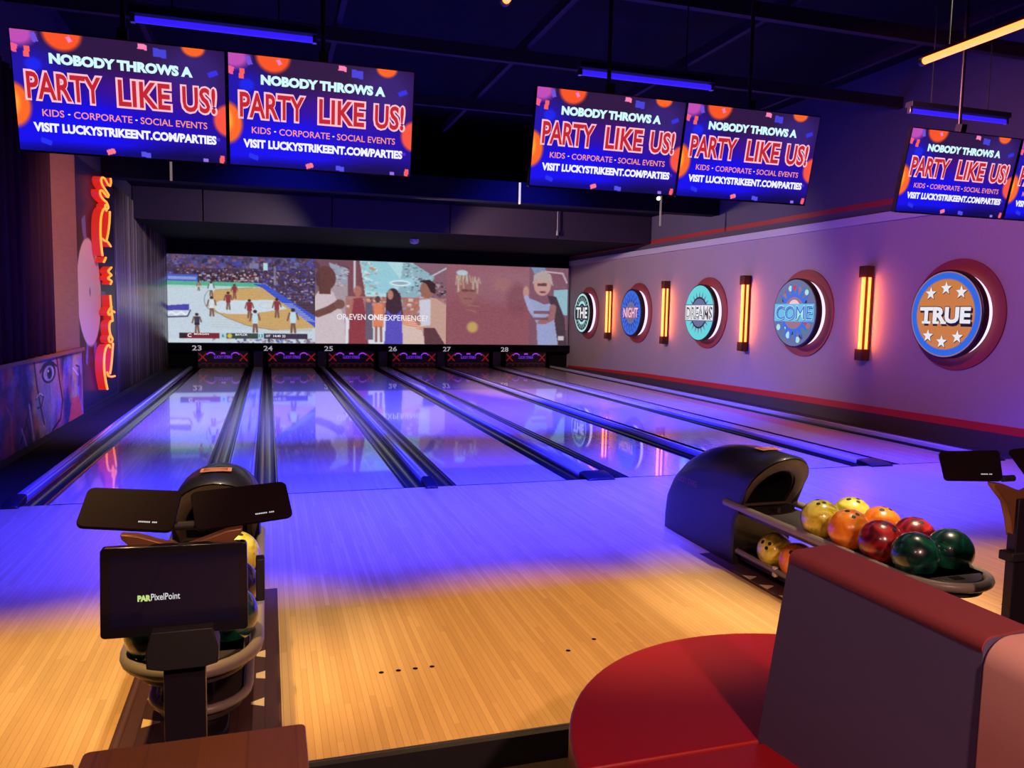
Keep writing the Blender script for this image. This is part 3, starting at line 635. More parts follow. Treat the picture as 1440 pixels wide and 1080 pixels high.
c.poly([(520, 230), (580, 250), (640, 280), (720, 260), (760, 380), (790, 590), (600, 590), (590, 420), (530, 320)], (150, 160, 200)); c.ell(625, 130, 58, 84, (196, 150, 140)); c.poly([(560, 130), (566, 60), (620, 24), (680, 50), (700, 140), (668, 110), (600, 100)], (180, 160, 156)); c.poly([(590, 120), (655, 118), (655, 140), (590, 142)], (70, 44, 52), .8); c.ell(628, 186, 22, 8, (120, 56, 64)); c.ell(516, 190, 20, 46, (190, 140, 128)); c.path([(520, 230), (540, 290), (590, 360)], 34, (160, 166, 204))
c.poly([(660, 210), (720, 220), (780, 380), (800, 590), (740, 590), (700, 330)], (66, 48, 58)); c.path([(620, 420), (690, 380), (700, 300)], 46, (150, 100, 104)); c.poly([(600, 430), (690, 430), (690, 590), (600, 590)], (150, 160, 206)); c.rect(570, 330, 680, 352, (120, 66, 80), .8); c.rect(570, 380, 670, 400, (120, 66, 80), .8)
c.rect(740, 520, 780, 552, (200, 190, 196)); c.grain(6, 1)
o = vmesh(c, 2, 'projected_picture'); o['label'] = 'dim pink picture of two people on the right third'
dm = lathe([(.02, 0), (.10, 0), (.11, .05), (.085, .10), (.02, .115)], 20)
dm = [[(x, y, -z) for x, y, z in r] for r in dm]
o = MB().loft(dm).build('ceiling_dome', WHITE, smooth=60); o.location = (4.45, 11.8, 3.27)
tag(o, 'small white dome under the black soffit above the screen', 'ceiling fixture')
o = MB().cyl((0, 0, 0), (0, 0, .46), .014, 10).cyl((0, 0, -.07), (0, 0, .03), .03, 12).build('ceiling_sensor', [mat('grey_sensor', hexc(120, 112, 116), .4)]); o.location = (7.32, 9.82, 3.39)
tag(o, 'grey sensor on a thin rod in front of the soffit seam', 'sensor')

# ------------------------------------------------------------------ round wall signs
RING = paint('maroon_disc', (132, 40, 48), .6); HALO = glow('halo_white', hexc(236, 214, 250), 1.35); DRUM = mat('sign_drum', (.012, .01, .012), .35)
def G(n, rgb, s=.95): return glow('sign_'+n, hexc(*rgb), s)
gW, gK, gT, gB, gO, gN = G('white', (236, 236, 240)), G('black', (10, 8, 14)), G('teal', (96, 214, 220)), G('blue', (34, 104, 226)), G('orange', (204, 124, 44)), G('navy', (20, 34, 110))
gG, gL, gP, gI = G('greyblue', (96, 108, 150)), G('pale', (170, 226, 226)), G('pink', (246, 196, 210)), G('iris', (104, 84, 150))
def sign(y, z, label, draw):
    t = thing('round_sign', label, 'wall sign', (XR, y, z), 'round light up signs on the right wall')
    def ringpts(r, x): return [(x, r*math.cos(2*PI*j/64), r*math.sin(2*PI*j/64)) for j in range(64)]
    MB().loft([ringpts(.72, -.001), ringpts(.72, -.022)]).build('wall_disc', RING, t)
    MB().loft([ringpts(.535, -.022), ringpts(.535, -.105)]).build('halo_light', HALO, t)
    MB().loft([ringpts(.566, -.105), ringpts(.572, -.115), ringpts(.572, -.20), ringpts(.560, -.208)]).build('drum', DRUM, t)
    F = Flat(lambda u, v, d: (-.209-d, -u, v), .0009)
    draw(F); F.build('sign_face', [gW, gK, gT, gB, gO, gN, gG, gL, gP, gI, G('red', (196, 50, 60)), G('green', (70, 130, 110)), G('sky', (96, 190, 230)), G('mauve', (150, 110, 130))], t)
    return t
def rays(n, r0, r1, wd, a0=0.): return [[(r0*math.cos(a-wd), r0*math.sin(a-wd)), (r1*math.cos(a), r1*math.sin(a)), (r0*math.cos(a+wd), r0*math.sin(a+wd))] for a in [a0+2*PI*i/n for i in range(n)]]
def d_the(F):
    F.disc(0, 0, .54, 1); F.ring(0, 0, .475, .53, 7); F.many(rays(22, .30, .47, .13), 7); F.ring(0, 0, .255, .31, 7); F.many(rays(22, .33, .41, .07), 1)
    F.many([[(-.6, -.19), (.6, -.19), (.6, .19), (-.6, .19)]], 1); F.ring(0, 0, .50, .54, 7, 16, -.4, .4); F.ring(0, 0, .50, .54, 7, 16, PI-.4, PI+.4); F.disc(0, .0, .2, 1); F.ring(0, 0, .17, .2, 6)
    F.many([[(-.44, -.17), (.44, -.17), (.44, .17), (-.44, .17)]], 1); F.text('THE', -.40, .40, -.15, .15, 0, .03)
def d_two(F):
    F.disc(0, 0, .545, 5); F.disc(0, 0, .525, 3); F.many(rays(18, .27, .46, .11), 5); F.disc(0, 0, .26, 6); F.ring(0, 0, .18, .2, 9); F.ring(0, 0, .1, .12, 9); F.ring(0, 0, .03, .05, 9)
    F.many(rays(18, .40, .52, .05, PI/18), 5)
    F.text('NIGHT', -.40, .40, -.13, .13, 10, .05); F.text('NIGHT', -.385, .40, -.115, .125, 8, .02)
def d_dreams(F):
    F.disc(0, 0, .55, 2); F.many(rays(20, .32, .44, .08), 6); F.disc(0, 0, .32, 1); F.disc(0, 0, .285, 6); F.many([[(-.55, -.17), (.55, -.17), (.55, .17), (-.55, .17)]], 6)
    F.many([[(-.53, -.15), (.53, -.15), (.53, .15), (-.53, .15)]], 0); F.text('DREAMS', -.51, .51, -.135, .135, 1, .035); F.text('DREAMS', -.50, .52, -.125, .14, 0, -.012)
def d_come(F):
    F.disc(0, 0, .55, 6)
    for m_ in (13, 10, 11, 1, 7):
        F.many([[(cx_+q_*math.cos(2*PI*i/9), cy_+q_*math.sin(2*PI*i/9)) for i in range(9)] for cx_, cy_, q_ in [(r_*math.cos(a), r_*math.sin(a), q) for r_, a, q in [(.47*math.sqrt(rng.uniform(.3, 1)), rng.uniform(0, 2*PI), rng.uniform(.02, .06)) for _ in range(9)]]], m_)
    F.many(rays(18, .29, .50, .16), 3); F.disc(0, 0, .31, 3); F.disc(0, 0, .265, 13); F.disc(0, .06, .16, 8)
    F.many([[(-.51, -.14), (.51, -.14), (.51, .15), (-.51, .15)]], 12); F.text('COME', -.47, .49, -.13, .12, 5, .03); F.text('COME', -.48, .48, -.12, .13, 7, .02); F.text('COME', -.465, .465, -.105, .115, 3, -.005)
def d_true(F):
    F.disc(0, 0, .552, 13); F.disc(0, 0, .535, 3); F.disc(0, 0, .46, 13); F.disc(0, 0, .448, 4)
    st = [(-.24, .27), (0, .335), (.235, .28), (-.245, -.285), (-.02, -.355), (.22, -.285)]
    F.many([star(x+.008, y-.008, .095) for x, y in st], 1); F.many([star(x, y, .088) for x, y in st], 0)
    F.text('TRUE', -.395, .43, -.155, .08, 1, .06); F.text('TRUE', -.41, .41, -.125, .105, 1, .07); F.text('TRUE', -.40, .40, -.115, .095, 0, .045)
    F.many([[(x-.02, v-.016), (x+w_+.02, v-.016), (x+w_+.02, v+.016), (x-.02, v+.016)] for x, w_, v in ((-.335, .10, -.108), (-.16, .06, -.108), (-.035, .05, -.108))], 0)
sign(1.20, 1.665, 'round orange light up sign with white stars reading TRUE on the purple wall', d_true)
sign(4.25, 1.665, 'round blue sunburst light up sign reading COME on the purple wall', d_come)
sign(7.27, 1.652, 'round teal light up sign reading DREAMS on the purple wall', d_dreams)
sign(10.42, 1.632, 'round royal blue light up sign with a pink word next to the THE sign', d_two)
sign(13.50, 1.615, 'round black light up sign reading THE nearest the projection screen', d_the)
# sconces
BRONZE = mat('sconce_bronze', hexc(92, 50, 30), .4, metal=.6); TUBE = glow('sconce_tube', (1.0, .20, .035), 4.2)
sc0 = thing('wall_sconce', 'x', 'wall light', (XR, 2.79, 1.67), 'tube sconces on the right wall')
MB().box(-.02, 0, -.075, .075, -.70, .70).build('back_plate', BRONZE, sc0, bevel=.004)
MB().box(-.095, -.02, -.028, .028, -.56, .56).build('centre_fin', BRONZE, sc0, bevel=.003)
for a, b in ((.53, .70), (-.70, -.53)): MB().box(-.15, -.02, -.075, .075, a, b).build('end_cap', BRONZE, sc0, bevel=.005)
for x_, y, r_ in ((-.122, 0, .027), (-.055, -.052, .02), (-.055, .052, .02)): MB().cyl((x_, y, -.53), (x_, y, .53), r_, 14).build('light_tube', TUBE, sc0)
ll = D.lights.new('sconce_lamp', 'AREA'); ll.shape = 'RECTANGLE'; ll.size = .05; ll.size_y = 1.0; ll.energy = 16; ll.color = (1, .22, .04)
lo = D.objects.new('lamp', ll); COL.objects.link(lo); lo.parent = sc0; lo.location = (-.19, 0, 0); lo.rotation_euler = Vector((1, 0, 0)).to_track_quat('-Z', 'Y').to_euler()
lab = ['orange tube sconce between the COME and TRUE signs', 'orange tube sconce between the DREAMS and COME signs', 'orange tube sconce between the DREAMS sign and the royal blue sign', 'orange tube sconce between the THE sign and the royal blue sign']
sc0['label'] = lab[0]
for y, l in zip((5.89, 8.96, 12.02), lab[1:]):
    o = copy_tree(sc0, None, l); o.location = (XR, y, 1.65)

# ------------------------------------------------------------------ hanging monitors
c = Canvas(240, 138, 1.6, .92, (40, 18, 74))
def B(x, y, rx, ry, col, a=.9, soft=.8, rot=0.): c.ell(x, y, rx, ry, col, a, soft, rot)
B(.75, .75, .75, .42, (22, 14, 226), 1, 1.0); B(.25, .85, .5, .3, (24, 18, 240), .9, 1.); B(1.25, .62, .4, .3, (40, 16, 170), .7, 1.); B(.8, .12, .6, .16, (48, 26, 66), .9, .9); B(.12, .3, .26, .2, (34, 24, 190), .8, .9); B(1.0, .38, .5, .14, (90, 20, 110), .5, .9); B(1.35, .2, .25, .2, (60, 40, 130), .7, .9); B(.5, .93, .7, .07, (10, 8, 70), .7, 1.); B(1.3, .93, .4, .12, (14, 10, 60), .8, 1.)
B(.37, .0, .14, .13, (246, 84, 40), 1, .25); B(-.02, .57, .13, .17, (252, 104, 40), 1, .25); B(-.03, .55, .06, .10, (255, 170, 60), .9, .6); B(1.62, .56, .12, .13, (246, 84, 66), 1, .25); B(1.35, .0, .09, .07, (250, 100, 40), 1, .3); B(.05, .03, .12, .09, (206, 84, 190), .9, .6); B(.15, .25, .06, .05, (30, 40, 240), .9, .5)
def Q(x, y, w_, h_, r_, col):
    c.poly([(x+a*w_*math.cos(r_)-b*h_*math.sin(r_), y+a*w_*math.sin(r_)+b*h_*math.cos(r_)) for a, b in ((-1, -1), (1, -1), (1, 1), (-1, 1))], col)
for a in ((.11, .16, .02, .04, .1, (255, 96, 90)), (.02, .14, .025, .03, .3, (240, 90, 140)), (.17, .05, .02, .035, -.3, (110, 80, 220)), (.42, .04, .016, .022, -.5, (255, 130, 190)), (.96, .035, .035, .02, .1, (250, 130, 180)), (1.09, .07, .05, .032, .1, (70, 66, 214)), (1.5, .19, .04, .02, -.4, (56, 50, 226)), (.68, .885, .032, .02, -.3, (255, 120, 140)), (.95, .89, .038, .02, .05, (84, 80, 232)), (1.43, .9, .02, .012, 0, (150, 110, 230)), (1.56, .885, .018, .032, .1, (255, 96, 100)), (1.5, .72, .05, .012, 0, (70, 50, 210)), (.2, .84, .04, .02, .3, (40, 50, 235))):
    Q(*a)
TVP = attr_mat('monitor_picture', 1.05, .25, .5)
tvW, tvC, tvR, tvO = glow('tv_white', hexc(240, 240, 255), 1.05), glow('tv_aqua', hexc(206, 244, 250), 1.05), glow('tv_red', hexc(196, 36, 50), 1.0), glow('tv_orange', hexc(255, 150, 124), 1.0)
tvK = glow('tv_pink', hexc(255, 190, 200), 1.05)
TW, TH = 1.185, .682
LABS = ['leftmost hanging monitor with the purple party advertisement, over the lane numbered 23', 'second hanging monitor from the left, edge to edge with the leftmost one',
        'hanging monitor with the party advertisement, left one of the middle pair', 'hanging monitor with the party advertisement, right one of the middle pair',
        'hanging monitor with the party advertisement above the TRUE sign', 'hanging monitor cut off by the right edge of the photo']
def build_tv():
    t = thing('hanging_monitor', LABS[0], 'monitor', (0, 0, 0), 'hanging monitors with the party advertisement')
    MB().prism(rrect(-TW/2-.006, TW/2+.006, -TH/2-.012, TH/2+.008, .006, 2), lambda u, v, d: (u, d, v), 0, .045).build('housing', GLOSSB, t)
    c.mesh('screen_picture', lambda u, v: ((u-.5)*TW, -.002+0*u, (.5-v)*TH), TVP, t)
    fn = lambda u, v, d: ((u-.5)*TW, -.003-d, (.5-v)*TH)
    F = Flat(fn, .0006); F.text('NOBODY THROWS A', .165, .84, .255, .165, 0, .06); F.build('headline_lettering', tvC, t)
    F = Flat(fn, .0006); F.text('PARTY', .045, .405, .575, .315, 1, .075); F.text('PARTY', .055, .395, .558, .332, 0, .022)
    F.text('LIKE', .465, .735, .575, .315, 1, .075); F.text('LIKE', .475, .725, .558, .332, 0, .022); F.text('US!', .775, .96, .575, .315, 1, .075); F.text('US!', .785, .95, .558, .332, 0, .022)
    F.build('outlined_lettering', [tvR, tvK], t)
    for tx, u0, u1 in (('KIDS', .115, .215), ('CORPORATE', .26, .535), ('SOCIAL EVENTS', .575, .905)):
        F = Flat(fn, .0006); F.text(tx, u0, u1, .70, .64, 0, .01); F.build('list_lettering', tvO, t)
    for q in (.238, .555): F = Flat(fn, .0006); F.disc(q, .67, .006, 0, 12); F.build('bullet_dot', tvW, t)
    F = Flat(fn, .0006); F.text('VISIT LUCKYSTRIKEENT.COM/PARTIES', .07, .95, .835, .755, 0, .05); F.build('address_lettering', tvW, t)
    MB().box(-.16, .16, .045, .075, -.14, .14).box(-.03, .03, .06, .13, -.06, .42).build('mount', BLACK, t, bevel=.004)
    return t
tv0 = build_tv()
TX = [(-.308, .874), (.895, 2.086), (2.972, 4.147), (4.170, 5.363), (6.278, 7.476), (7.498, 8.69)]
for i, (a, b) in enumerate(TX):
    t = tv0 if i == 0 else copy_tree(tv0, None, LABS[i])
    t.location = ((a+b)/2, -1.35, 2.848); t.rotation_euler = (math.radians(11.9), 0, 0)
    o = MB().cyl(((a+b)/2, -1.32, 3.262), ((a+b)/2, -1.32, 5.2), .016, 12).build('monitor_pole', mat('dark_pole_metal', (.10, .09, .085), .4, metal=.8))
    tag(o, 'thin metal ceiling pole above the ' + LABS[i].split(' with')[0].split(',')[0].replace('hanging monitor', 'monitor') + ['', '', ' left in the middle pair', ' right in the middle pair', ' over the TRUE sign', ''][i], 'pole', 'monitor poles')

# ------------------------------------------------------------------ tube lights
BT = glow('blacklight_tube', (.035, .012, 1.0), 1.0)
def blue_tube(x0, x1, y, z, label, seg):
    t = thing('blacklight', label, 'tube light', ((x0+x1)/2, y, z), 'blue tube lights by the ceiling'); h = (x1-x0)/2
    MB().box(-h-.03, h+.03, -.045, .045, .03, .08).build('housing', BLACK, t, bevel=.004)
    MB().cyl((-h, 0, 0), (h, 0, 0), .022, 14).build('tube', BT, t)
    for s in (-1, 1):
        MB().box(min(s*h, s*(h+.03)), max(s*h, s*(h+.03)), -.02, .02, -.024, .03).build('socket', METAL, t, bevel=.003)
    for q in (-h*.6, h*.6): MB().cyl((q, 0, .08), (q, 0, 5.2-z), .006, 6).build('hanger', BLACK, t)
blue_tube(.28, 1.45, -.8, 3.515, 'blue tube light above the two leftmost monitors', 1)
blue_tube(3.55, 4.72, -.8, 3.51, 'blue tube light above the middle pair of monitors', 1)
blue_tube(6.84, 7.97, -.8, 3.515, 'blue tube light above the right pair of monitors', 1)
OT = glow('orange_tube', (1.0, .25, .055), 2.7)
def orange_tube(x, y0, y1, z, label):
    t = thing('orange_tube_light', label, 'tube light', (x, y0, z), 'orange tube lights by the ceiling')
    MB().cyl((0, 0, 0), (0, y1-y0, 0), .019, 14).build('tube', OT, t)
    for q in (-.01, y1-y0+.01): MB().cyl((0, q-.012, 0), (0, q+.012, 0), .024, 12).build('end_cap', mat('tube_cap', hexc(70, 40, 26), .4), t)
    MB().box(-.012, .012, 0, y1-y0, .018, .035).build('spine', mat('tube_spine', hexc(60, 30, 20), .4), t)
    for q in (-.18, y1-y0+.18): MB().cyl((0, q, .03), (0, q, 5.2-z), .004, 6).build('hanger', BLACK, t)
orange_tube(4.585, -3.24, -5.4, 3.0, 'orange glowing tube light at the upper right near the ceiling')
orange_tube(2.176, -3.258, -5.4, 3.0, 'orange glowing tube light with only its tip at the top edge')
ST = glow('white_stick', hexc(235, 220, 226), .95)
for x, za, zb, l, s in ((5.50, 3.545, 3.925, 'white upright light stick before the soffit between the monitor pairs', ST), (-.33, 3.57, 3.885, 'thin pale upright light stick below the leftmost monitor', glow('dim_stick', hexc(150, 130, 130), .6)), (8.345, 3.30, 3.87, 'thin pale upright light stick below the right monitor of the middle pair', glow('dim_stick', hexc(150, 130, 130), .6))):
    t = thing('light_stick', l, 'light', (x, 6.93, za), 'light sticks before the soffit')
    MB().cyl((0, 0, 0), (0, 0, zb-za), .019, 10).build('tube', s, t)
    MB().box(-.008, .008, 0, .068, (zb-za)*.8, (zb-za)*.8+.02).build('bracket', BLACK, t)
t = thing('spotlight', 'small bright spotlight under the middle pair of monitors', 'light', (8.27, 6.96, 3.84))
MB().cyl((0, .035, .01), (0, -.07, -.03), .045, 14).build('can', BLACK, t); MB().cyl((0, -.07, -.03), (0, -.078, -.034), .038, 14).build('lens', glow('spot_lens', hexc(255, 236, 190), 5), t)

# ------------------------------------------------------------------ ball returns
HOOD = mat('hood_plastic', (.012, .011, .014), .42, coat=.15, bump=.05, bscale=260)
RAIL = mat('grey_rail', hexc(134, 124, 114), .38); TRAY = mat('tray_grey', hexc(54, 48, 46), .45)
STICK = paint('peach_sticker', (236, 150, 110), .5); STICKT = paint('sticker_print', (120, 60, 44), .6); LUCK = paint('hood_print', (140, 84, 110), .5)
def arch(w, h, y, yf=None, n=7, low=0., k=.78):
    """upright arch outline: flat foot, straight sides, rounded crown"""
    a = w/2; zc = max(low+.02, h-a*k*1.15) if h-low > .1 else low+(h-low)*.5
    P = [(-a, low), (-a*1.0, low+(zc-low)*.5), (-a, zc)]
    P += [(-a*math.cos(PI*j/(2*n)) if j <= n else 0, zc+(h-zc)*math.sin(PI*j/(2*n))) for j in range(1, n+1)]
    P += [(a*math.sin(PI*j/(2*n)), zc+(h-zc)*math.cos(PI*j/(2*n))) for j in range(1, n+1)]
    P += [(a, low+(zc-low)*.5), (a, low)]
    return [(x, (yf(z) if yf else y), z) for x, z in P]
def capsule(hw, y0, y1, n=10):
    """plan outline: straight sides from y0 to a round end at y1 (y1 < y0)"""
    e = hw*1.05
    return [(-hw, y0)]+[(-hw*math.cos(PI*j/n), y1+e-e*math.sin(PI*j/n)) for j in range(n+1)]+[(hw, y0)]
def make_return(x, label):
    t = thing('ball_return', label, 'ball return', (x, 0, 0), 'ball returns')
    h = MB()
    yf = lambda z: -2.60-max(0, z-.36)*.92 if z > .36 else -2.60+.06*(1-z/.36)*0
    secs = [(-1.67, .16, .36), (-1.665, .27, .375), (-1.69, .38, .385), (-1.76, .48, .395), (-1.88, .575, .405), (-2.03, .65, .41), (-2.2, .705, .415), (-2.40, .735, .42), (-2.58, .745, .425)]
    rings = [arch(w_, h_, y) for y, h_, w_ in secs]
    OV = .72
    rings.append(arch(.43, .742, 0, lambda z: -2.56-max(0, z-.36)*OV-.02))
    rings.append(arch(.415, .728, 0, lambda z: -2.585-max(0, z-.36)*OV-.02))
    rings.append(arch(.29, .635, 0, lambda z: -2.58-max(0, z-.36)*OV, low=.37, k=1.))
    rings.append(arch(.28, .63, -2.25, low=.37, k=1.))
    h.loft(rings, cap=(True, True)); h.build('hood', HOOD, t, smooth=50)
    MB().loft([[(a, y, z) for a, y, z in arch(.295, .640, 0, lambda z: -2.600-max(0, z-.36)*OV, low=.40, k=1.)], [(a, y, z) for a, y, z in arch(.345, .675, 0, lambda z: -2.622-max(0, z-.36)*OV, low=.39, k=.95)], [(a, y, z) for a, y, z in arch(.405, .722, 0, lambda z: -2.612-max(0, z-.36)*OV, low=.38, k=.85)]], cap=(False, False)).build('mouth_rim', mat('rim_grey', hexc(82, 72, 64), .35), t, smooth=50)
    MB().box(-.165, .165, -2.255, -2.25, .37, .64).build('inner_dark', MATTE, t)
    F = Flat(lambda u, v, d: (u, -2.70-v*.10, .7435+d-.6*(u*u)), .0006)
    MB().loft([[(-.075+.15*i/6, y, zz+.003-.62*(-.075+.15*i/6)**2) for i in range(7)] for y, zz in ((-2.58, .7475), (-2.68, .7475))], closed=False, cap=(False, False)).build('warning_sticker', STICK, t)
    mb = MB()
    for r_ in (-2.605, -2.63, -2.655): mb.box(-.06, .055, r_-.003, r_+.003, .7420, .7508)
    mb.build('sticker_lines', STICKT, t, smooth=0)
    for s in (-1, 1):
        F = Flat(lambda u, v, d: (s*(.2065+d), (-1)*(-s)*0-2.00-s*0+(u if s > 0 else -u), v), .0015)
        F.text('LUCKY STRIKE', -.13, .13, .395, .435, 0, .01); F.build('hood_lettering', LUCK, t)
    # upper rack: tray, tube rail all round, end pad
    P = capsule(.213, -2.50, -4.20, 14)
    MB().tube([(a, b, .385) for a, b in P], .023, 12).build('rail', RAIL, t, smooth=60)
    q = capsule(.185, -2.45, -4.18, 14)
    MB().loft([[(a, b, .33) for a, b in q], [(a, b, .362) for a, b in q]]).build('tray', TRAY, t, bevel=.004)
    q = capsule(.175, -4.085, -4.18, 14)
    MB().loft([[(a, b, .362) for a, b in q], [(a*.95, b, .405) for a, b in q]]).build('end_pad', TRAY, t, bevel=.006)
    MB().box(-.06, .0, -4.14, -4.10, .4045, .4075).build('pad_slot', MATTE, t, smooth=0)
    for j, y in enumerate((-2.75, -3.1, -3.45, -3.8)):
        MB().box(-.012, .012, y-.02, y+.02, .362, .40).build('ball_spacer', TRAY, t, bevel=.003)
    # lower rack
    P = capsule(.175, -2.58, -3.86, 12)
    MB().tube([(a, b, .085) for a, b in P], .018, 10).build('lower_rail', RAIL, t, smooth=60)
    q = capsule(.155, -2.58, -3.84, 12)
    MB().loft([[(a, b, .03) for a, b in q], [(a, b, .055) for a, b in q]]).build('lower_tray', TRAY, t, bevel=.003)
    q = capsule(.11, -3.0, -3.98, 12)
    MB().loft([[(a, b, .002) for a, b in q], [(a*.95, b, .03) for a, b in q]]).build('base_foot', PLASTIC, t, bevel=.004)
    MB().box(-.045, .045, -3.74, -3.60, .055, .33).build('support_column', PLASTIC, t, bevel=.01)
    for y in (-3.0, -3.35): MB().box(-.19, -.165, y-.015, y+.015, .05, .11).build('rail_clip', WHITE, t, bevel=.004)
    return t
make_return(RET[0], 'ball return with black hood behind the two tablets and the order screen')
make_return(RET[1], 'ball return with black hood and four colour pairs of balls')
# balls
BM = {'yellow': marble('ball_yellow', hexc(150, 140, 24), hexc(214, 202, 60), hexc(238, 230, 120)), 'orange': marble('ball_orange', hexc(226, 110, 24), hexc(244, 136, 36), hexc(252, 166, 60)),
      'red': marble('ball_red', hexc(70, 12, 26), hexc(150, 26, 40), hexc(206, 60, 60)), 'green': marble('ball_green', hexc(6, 30, 34), hexc(10, 66, 54), hexc(30, 110, 84)), 'navy': marble('ball_navy', hexc(8, 10, 26), hexc(20, 20, 56), hexc(50, 40, 90))}
RB = .108; HOLE = mat('hole_black', (.004, .003, .004), .6)
def make_ball(color):
    t = thing('bowling_ball', 'x', 'bowling ball')
    n, mrows = 40, 20
    prof = [(max(1e-4, RB*math.sin(PI*i/mrows)), -RB*math.cos(PI*i/mrows)) for i in range(mrows+1)]
    MB().loft(lathe(prof, n)).build('shell', BM[color], t, smooth=80)
    hs = MB()
    for th, ph, r_ in ((.16, 0., .0115), (.16, 2.6, .0115), (.50, 1.3, .0135)):
        d = Vector((math.sin(th)*math.cos(ph), math.sin(th)*math.sin(ph), math.cos(th))); x_ = d.orthogonal().normalized(); y_ = d.cross(x_)
        c0 = d*(RB-.0008)
        hs.loft([[c0+d*k+(x_*math.cos(q)+y_*math.sin(q))*rr for q in [2*PI*j/14 for j in range(14)]] for rr, k in ((r_, -.003), (r_, .0006), (r_*.8, .0012))])
    hs.build('finger_holes', HOLE, t, smooth=30)
    return t
PR = {k: None for k in BM}
def ball(color, x, y, z, rot, label, group):
    t = PR[color]
    if t is None: t = make_ball(color); PR[color] = t; t['label'] = label
    else: t = copy_tree(t, None, label)
    t['group'] = group; t.location = (x, y, z); t.rotation_euler = rot
cx = RET[1]; g = 'balls on the right ball return'
for i, col in enumerate(('yellow', 'orange', 'red', 'green')):
    y = -3.285-.223*i
    ball(col, cx-.1085, y, .4705, (.35+.1*i, -.3-.1*i, .5*i), '%s marbled bowling ball on the upper rack, nearer the dark backrest of its pair' % col, g)
    ball(col, cx+.1085, y+.01, .4705, (.2-.1*i, -.35+.1*i, 1.2+.9*i), '%s marbled bowling ball on the upper rack, farther from the backrest in its pair' % col, g)
ball('yellow', cx-.09, -2.87, .1635, (.3, -1.1, .2), 'yellow marbled bowling ball on the low rack under the rail', g)
ball('orange', cx-.09, -3.087, .1635, (.5, -1.0, .4), 'orange bowling ball on the low rack half hidden by the backrest', g)
cx = RET[0]; g = 'balls on the left ball return'
ball('yellow', cx+.1085, -3.21, .4705, (.2, -.2, 2.), 'yellow bowling ball peeking out behind the order screen', g)
ball('navy', cx+.1085, -3.62, .4705, (.3, -.2, 1.), 'dark navy bowling ball right of the order screen', g)
ball('green', cx+.1085, -3.93, .4705, (.3, .3, .4), 'dark green bowling ball right below the order screen', g)
ball('green', cx-.1085, -4.02, .4705, (.2, 1.2, .8), 'dark green bowling ball at the lower left of the order screen', g)

# ------------------------------------------------------------------ scoring consoles
POST = mat('console_post', hexc(40, 32, 44), .35, metal=.3); BRZ = mat('console_bronze', hexc(134, 88, 60), .38, metal=.35)
TAB = mat('tablet_back', (.010, .005, .008), .65, spec=.06); LOGO = glow('tablet_logo', hexc(230, 224, 228), .8)
def slab(name, quad, th, matl, parent, r=.02, bevel=.002):
    a, b, c_, d = [Vector(p) for p in quad]; n = (b-a).cross(d-a).normalized()
    if n.y > 0: n = -n
    W = (b-a).length; H = (d-a).length
    P = rrect(0, 1, 0, 1, .001, 1)
    P = [(u/W, v/H) for u, v in rrect(0, W, 0, H, r, 4)]
    f_ = lambda u, v, e: (a*(1-u)*(1-v)+b*u*(1-v)+c_*u*v+d*(1-u)*v)+n*e
    o = MB().prism(P, f_, 0, -th).build(name, matl, parent, bevel=bevel)
    return o, f_
def console(x, label, screen, tabs, pw):
    t = thing('scoring_console', label, 'console', (x, -4.45, -.1), 'scoring consoles')
    ox = -.866-.018; oy = 4.45; oz = .1
    MB().box(-pw, pw, -.022, .022, .012, .86+oz).build('post', POST, t, bevel=.004)
    MB().prism(rrect(-.13, .13, -.1, .1, .02), lambda u, v, d: (u, v, d), 0, .014).build('base_plate', POST, t)
    # bronze yoke: two flared arms from the post to the tablets
    for s in (-1, 1):
        P = [(.0, .68), (.042, .70), (.06, .77), (.09, .845), (.16, .915), (.165, .93), (.12, .925), (.05, .90), (0, .885)]
        o = MB().prism([(s*a, b+oz) for a, b in P], lambda u, v, d: (u, d, v), -.008, .03).build('arm', BRZ, t, bevel=.004)
    MB().cyl((-.03, .075, .925+oz), (.03, .075, .925+oz), .014, 12).build('hinge', BLACK, t)
    for k, q in enumerate(tabs):
        o, f_ = slab('tablet', [(a-x, b+oy, c_+oz) for a, b, c_ in q], .012, TAB, t)
        mb = MB()
        for j in range(11):
            if j == 7: continue
            u0 = .62+j*.018; mb.add([f_(u0, .80, .0008), f_(u0+.013, .80, .0008), f_(u0+.013, .835, .0008), f_(u0, .835, .0008)], [(0, 1, 2, 3)])
        mb.build('tablet_logo', LOGO, o, smooth=0)
    if screen:
        q = [(.676+ox, -.05, .906+oz), (1.061+ox, -.05, .900+oz), (1.062+ox, -.05, .639+oz), (.671+ox, -.05, .647+oz)]
        o, f_ = slab('order_screen', q, .028, GLOSSB, t, r=.012)
        dsp = MB().add([f_(u, v, .0006) for u, v in ((.065, .09), (.94, .09), (.94, .88), (.065, .88))], [(0, 1, 2, 3)]).build('display', mat('display_navy', (.006, .005, .012), .12, emit=hexc(16, 11, 30), es=.5, coat=.5), o, smooth=0)
        F = Flat(lambda u, v, d: f_(u, v, .0008+d), .0002)
        F.text('PAR', .245, .335, .605, .535, 0, .07); F.text('PixelPoint', .335, .53, .60, .525, 1, .012)
        F.build('display_lettering', [glow('logo_green', hexc(196, 226, 130), .9), glow('logo_white', hexc(225, 225, 225), .85)], o)
        w_ = .09
        MB().loft([[(a*sx_, b, z) for a, b in rrect(-1, 1, -.07, .02, .01, 2)] for sx_, z in ((.055, .545+oz), (.095, .555+oz), (.097, .60+oz), (.082, .66+oz))]).build('screen_mount', BLACK, t, bevel=.004)
        o = MB().box(.20, .225, .0, .045, .70+oz, .83+oz).build('card_reader', BLACK, t, bevel=.004)
    else:
        MB().box(-.075, .07, -.035, .03, .60+oz, .64+oz).build('collar', BLACK, t, bevel=.006)
    return t
